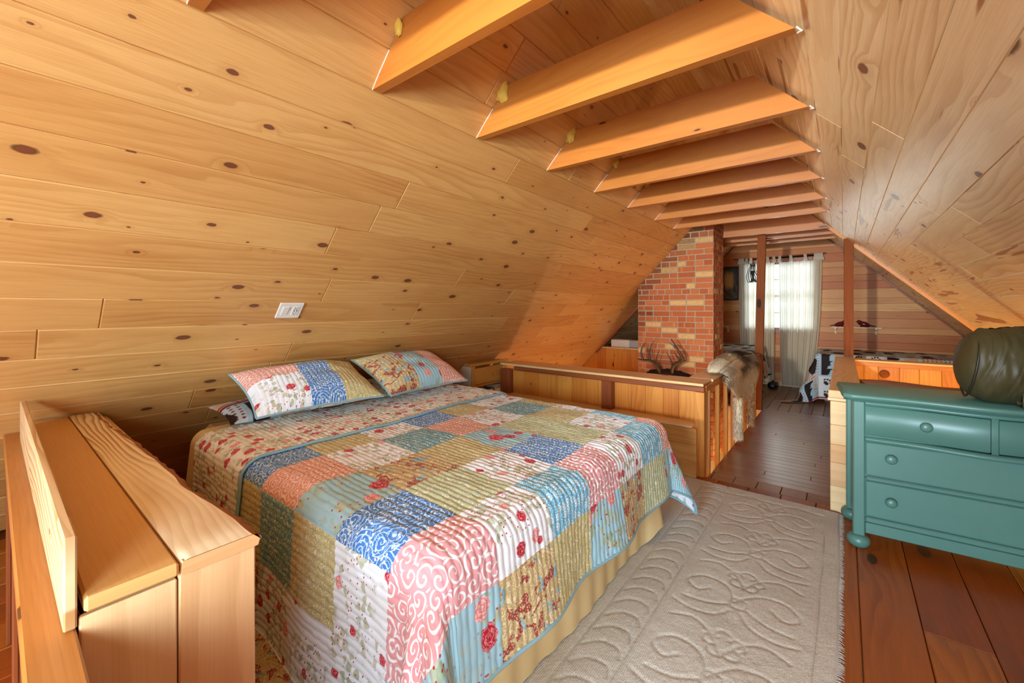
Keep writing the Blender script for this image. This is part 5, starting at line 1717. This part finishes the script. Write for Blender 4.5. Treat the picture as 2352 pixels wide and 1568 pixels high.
# scalloped end edges of the top
for xe, sg in ((-0.042, -1), (W + 0.042, 1)):
    m_ = 40; yv = np.linspace(fy[0] + 0.004, DP, m_)
    sc = 0.008 * np.abs(np.sin((yv - yv[0]) / (yv[-1] - yv[0]) * PI * 3)) ** 0.7
    P = np.zeros((m_, len(mould), 3))
    for j, (dy, zz) in enumerate(mould):
        P[:, j, 0] = xe + sg * (sc - dy * 0.6); P[:, j, 1] = yv; P[:, j, 2] = zz
    o = grid_mesh('top_edge', P, np.zeros((m_, len(mould), 2)), M['teal'], None, smooth=False, flip=(sg < 0)); o.parent = ds
    P = np.zeros((m_, 2, 3)); P[:, 0] = np.stack([xe + sg * (sc - 0.005), yv, np.full(m_, 0.836)], -1); P[:, 1] = np.stack([np.full(m_, xe), yv, np.full(m_, 0.836)], -1)
    o = grid_mesh('top_edge', P, np.zeros((m_, 2, 2)), M['teal'], None, smooth=False, flip=(sg < 0)); o.parent = ds
# underside board of the top
mb = MB(); mb.span((-0.02, -0.012, 0.797), (W + 0.02, DP, 0.834), bev=0.002); local_build(mb, 'top_core', M['teal'], ds)

# ================================================================== OLIVE BAG on the dresser
bag = thing('olive_nylon_bag', 'stuffed olive green nylon bag with piped round end on the teal dresser', 'bag', (0.85, 3.14, 0.838))
nt, np_ = 120, 140
t = np.linspace(0, 1, nt)[:, None]; ph = np.linspace(0, 2 * PI, np_)[None, :]
ax = -1 + 2 * t                      # along the length
prof = np.clip(1 - np.abs(ax) ** 4.5, 0, 1) ** 0.5
px_ = 0.705 + 0.265 * ax
ry, rz = 0.185, 0.185
wr = 0.005 * vnoise(t * 26 + 0.6 * np.cos(ph), ph * 2.2 + 0 * t, 4) + 0.010 * vnoise(t * 7, ph * 1.3, 6) + 0.007 * np.abs(vnoise(t * 34 + 2 * np.sin(ph * 2), ph * 1.1, 9))
yy = 3.13 + (ry * prof + wr * prof) * np.sin(ph) + 0.05 * ax
zz = 1.015 + (rz * prof + wr * prof) * np.cos(ph)
zz = np.maximum(zz, 0.8385 + 0.0015 * np.abs(np.sin(ph * 5)))
P = np.stack([px_ + 0 * ph, yy, zz], -1)
grid_mesh('bag_body', P, np.stack([t + 0 * ph, ph / 6 + 0 * t], -1), M['olive'], bag, flip=True)
i0 = 13
ring = [tuple(np.array([P[i0, j, 0] + 0.02 * math.cos(j / np_ * 2 * PI), (P[i0, j, 1] - 3.13) * 1.012 + 3.13, max((P[i0, j, 2] - 1.015) * 1.012 + 1.015, 0.846)])) for j in range(0, np_, 2)]
mb = MB(); mb.tube(ring, 0.0055, 8); mb.build('piping', M['olivedark'], bag, True)
# flap / strap end lying in front
u = np.linspace(0, 1, 40)[:, None]; v = np.linspace(0, 1, 30)[None, :]
th = v * 2 * PI
rad = 0.052 * (1 - 0.25 * u) * (1 + 0.12 * vnoise(u * 9, v * 6, 3))
Px = 0.640 + 0.28 * u + 0 * v; Py = 2.985 - 0.035 * np.sin(u * 2) + 0.075 * np.cos(th) * (0.6 + 0.4 * u); Pz = 0.842 + np.maximum(0.030 + rad * np.sin(th) * 0.9 + 0.05 * u, 0.0)
grid_mesh('flap', np.stack([Px, Py, Pz], -1), np.zeros((40, 30, 2)), M['olive'], bag, flip=True)

# ================================================================== BULB fixture behind the camera (source of the key light)
lf = thing('bare_bulb_lamp', 'bare bulb lampholder on the gable wall behind the camera', 'lamp', (-0.55, YN, 1.62))
mb = MB(); mb.lathe([(0.05, 0.0), (0.05, 0.02), (0.03, 0.03), (0.022, 0.28), (0.001, 0.28)], (-0.55, YN + 0.001, 1.62), Matrix.Rotation(-PI / 2, 3, 'X'), 20); mb.build('lampholder', M['white'], lf, True)
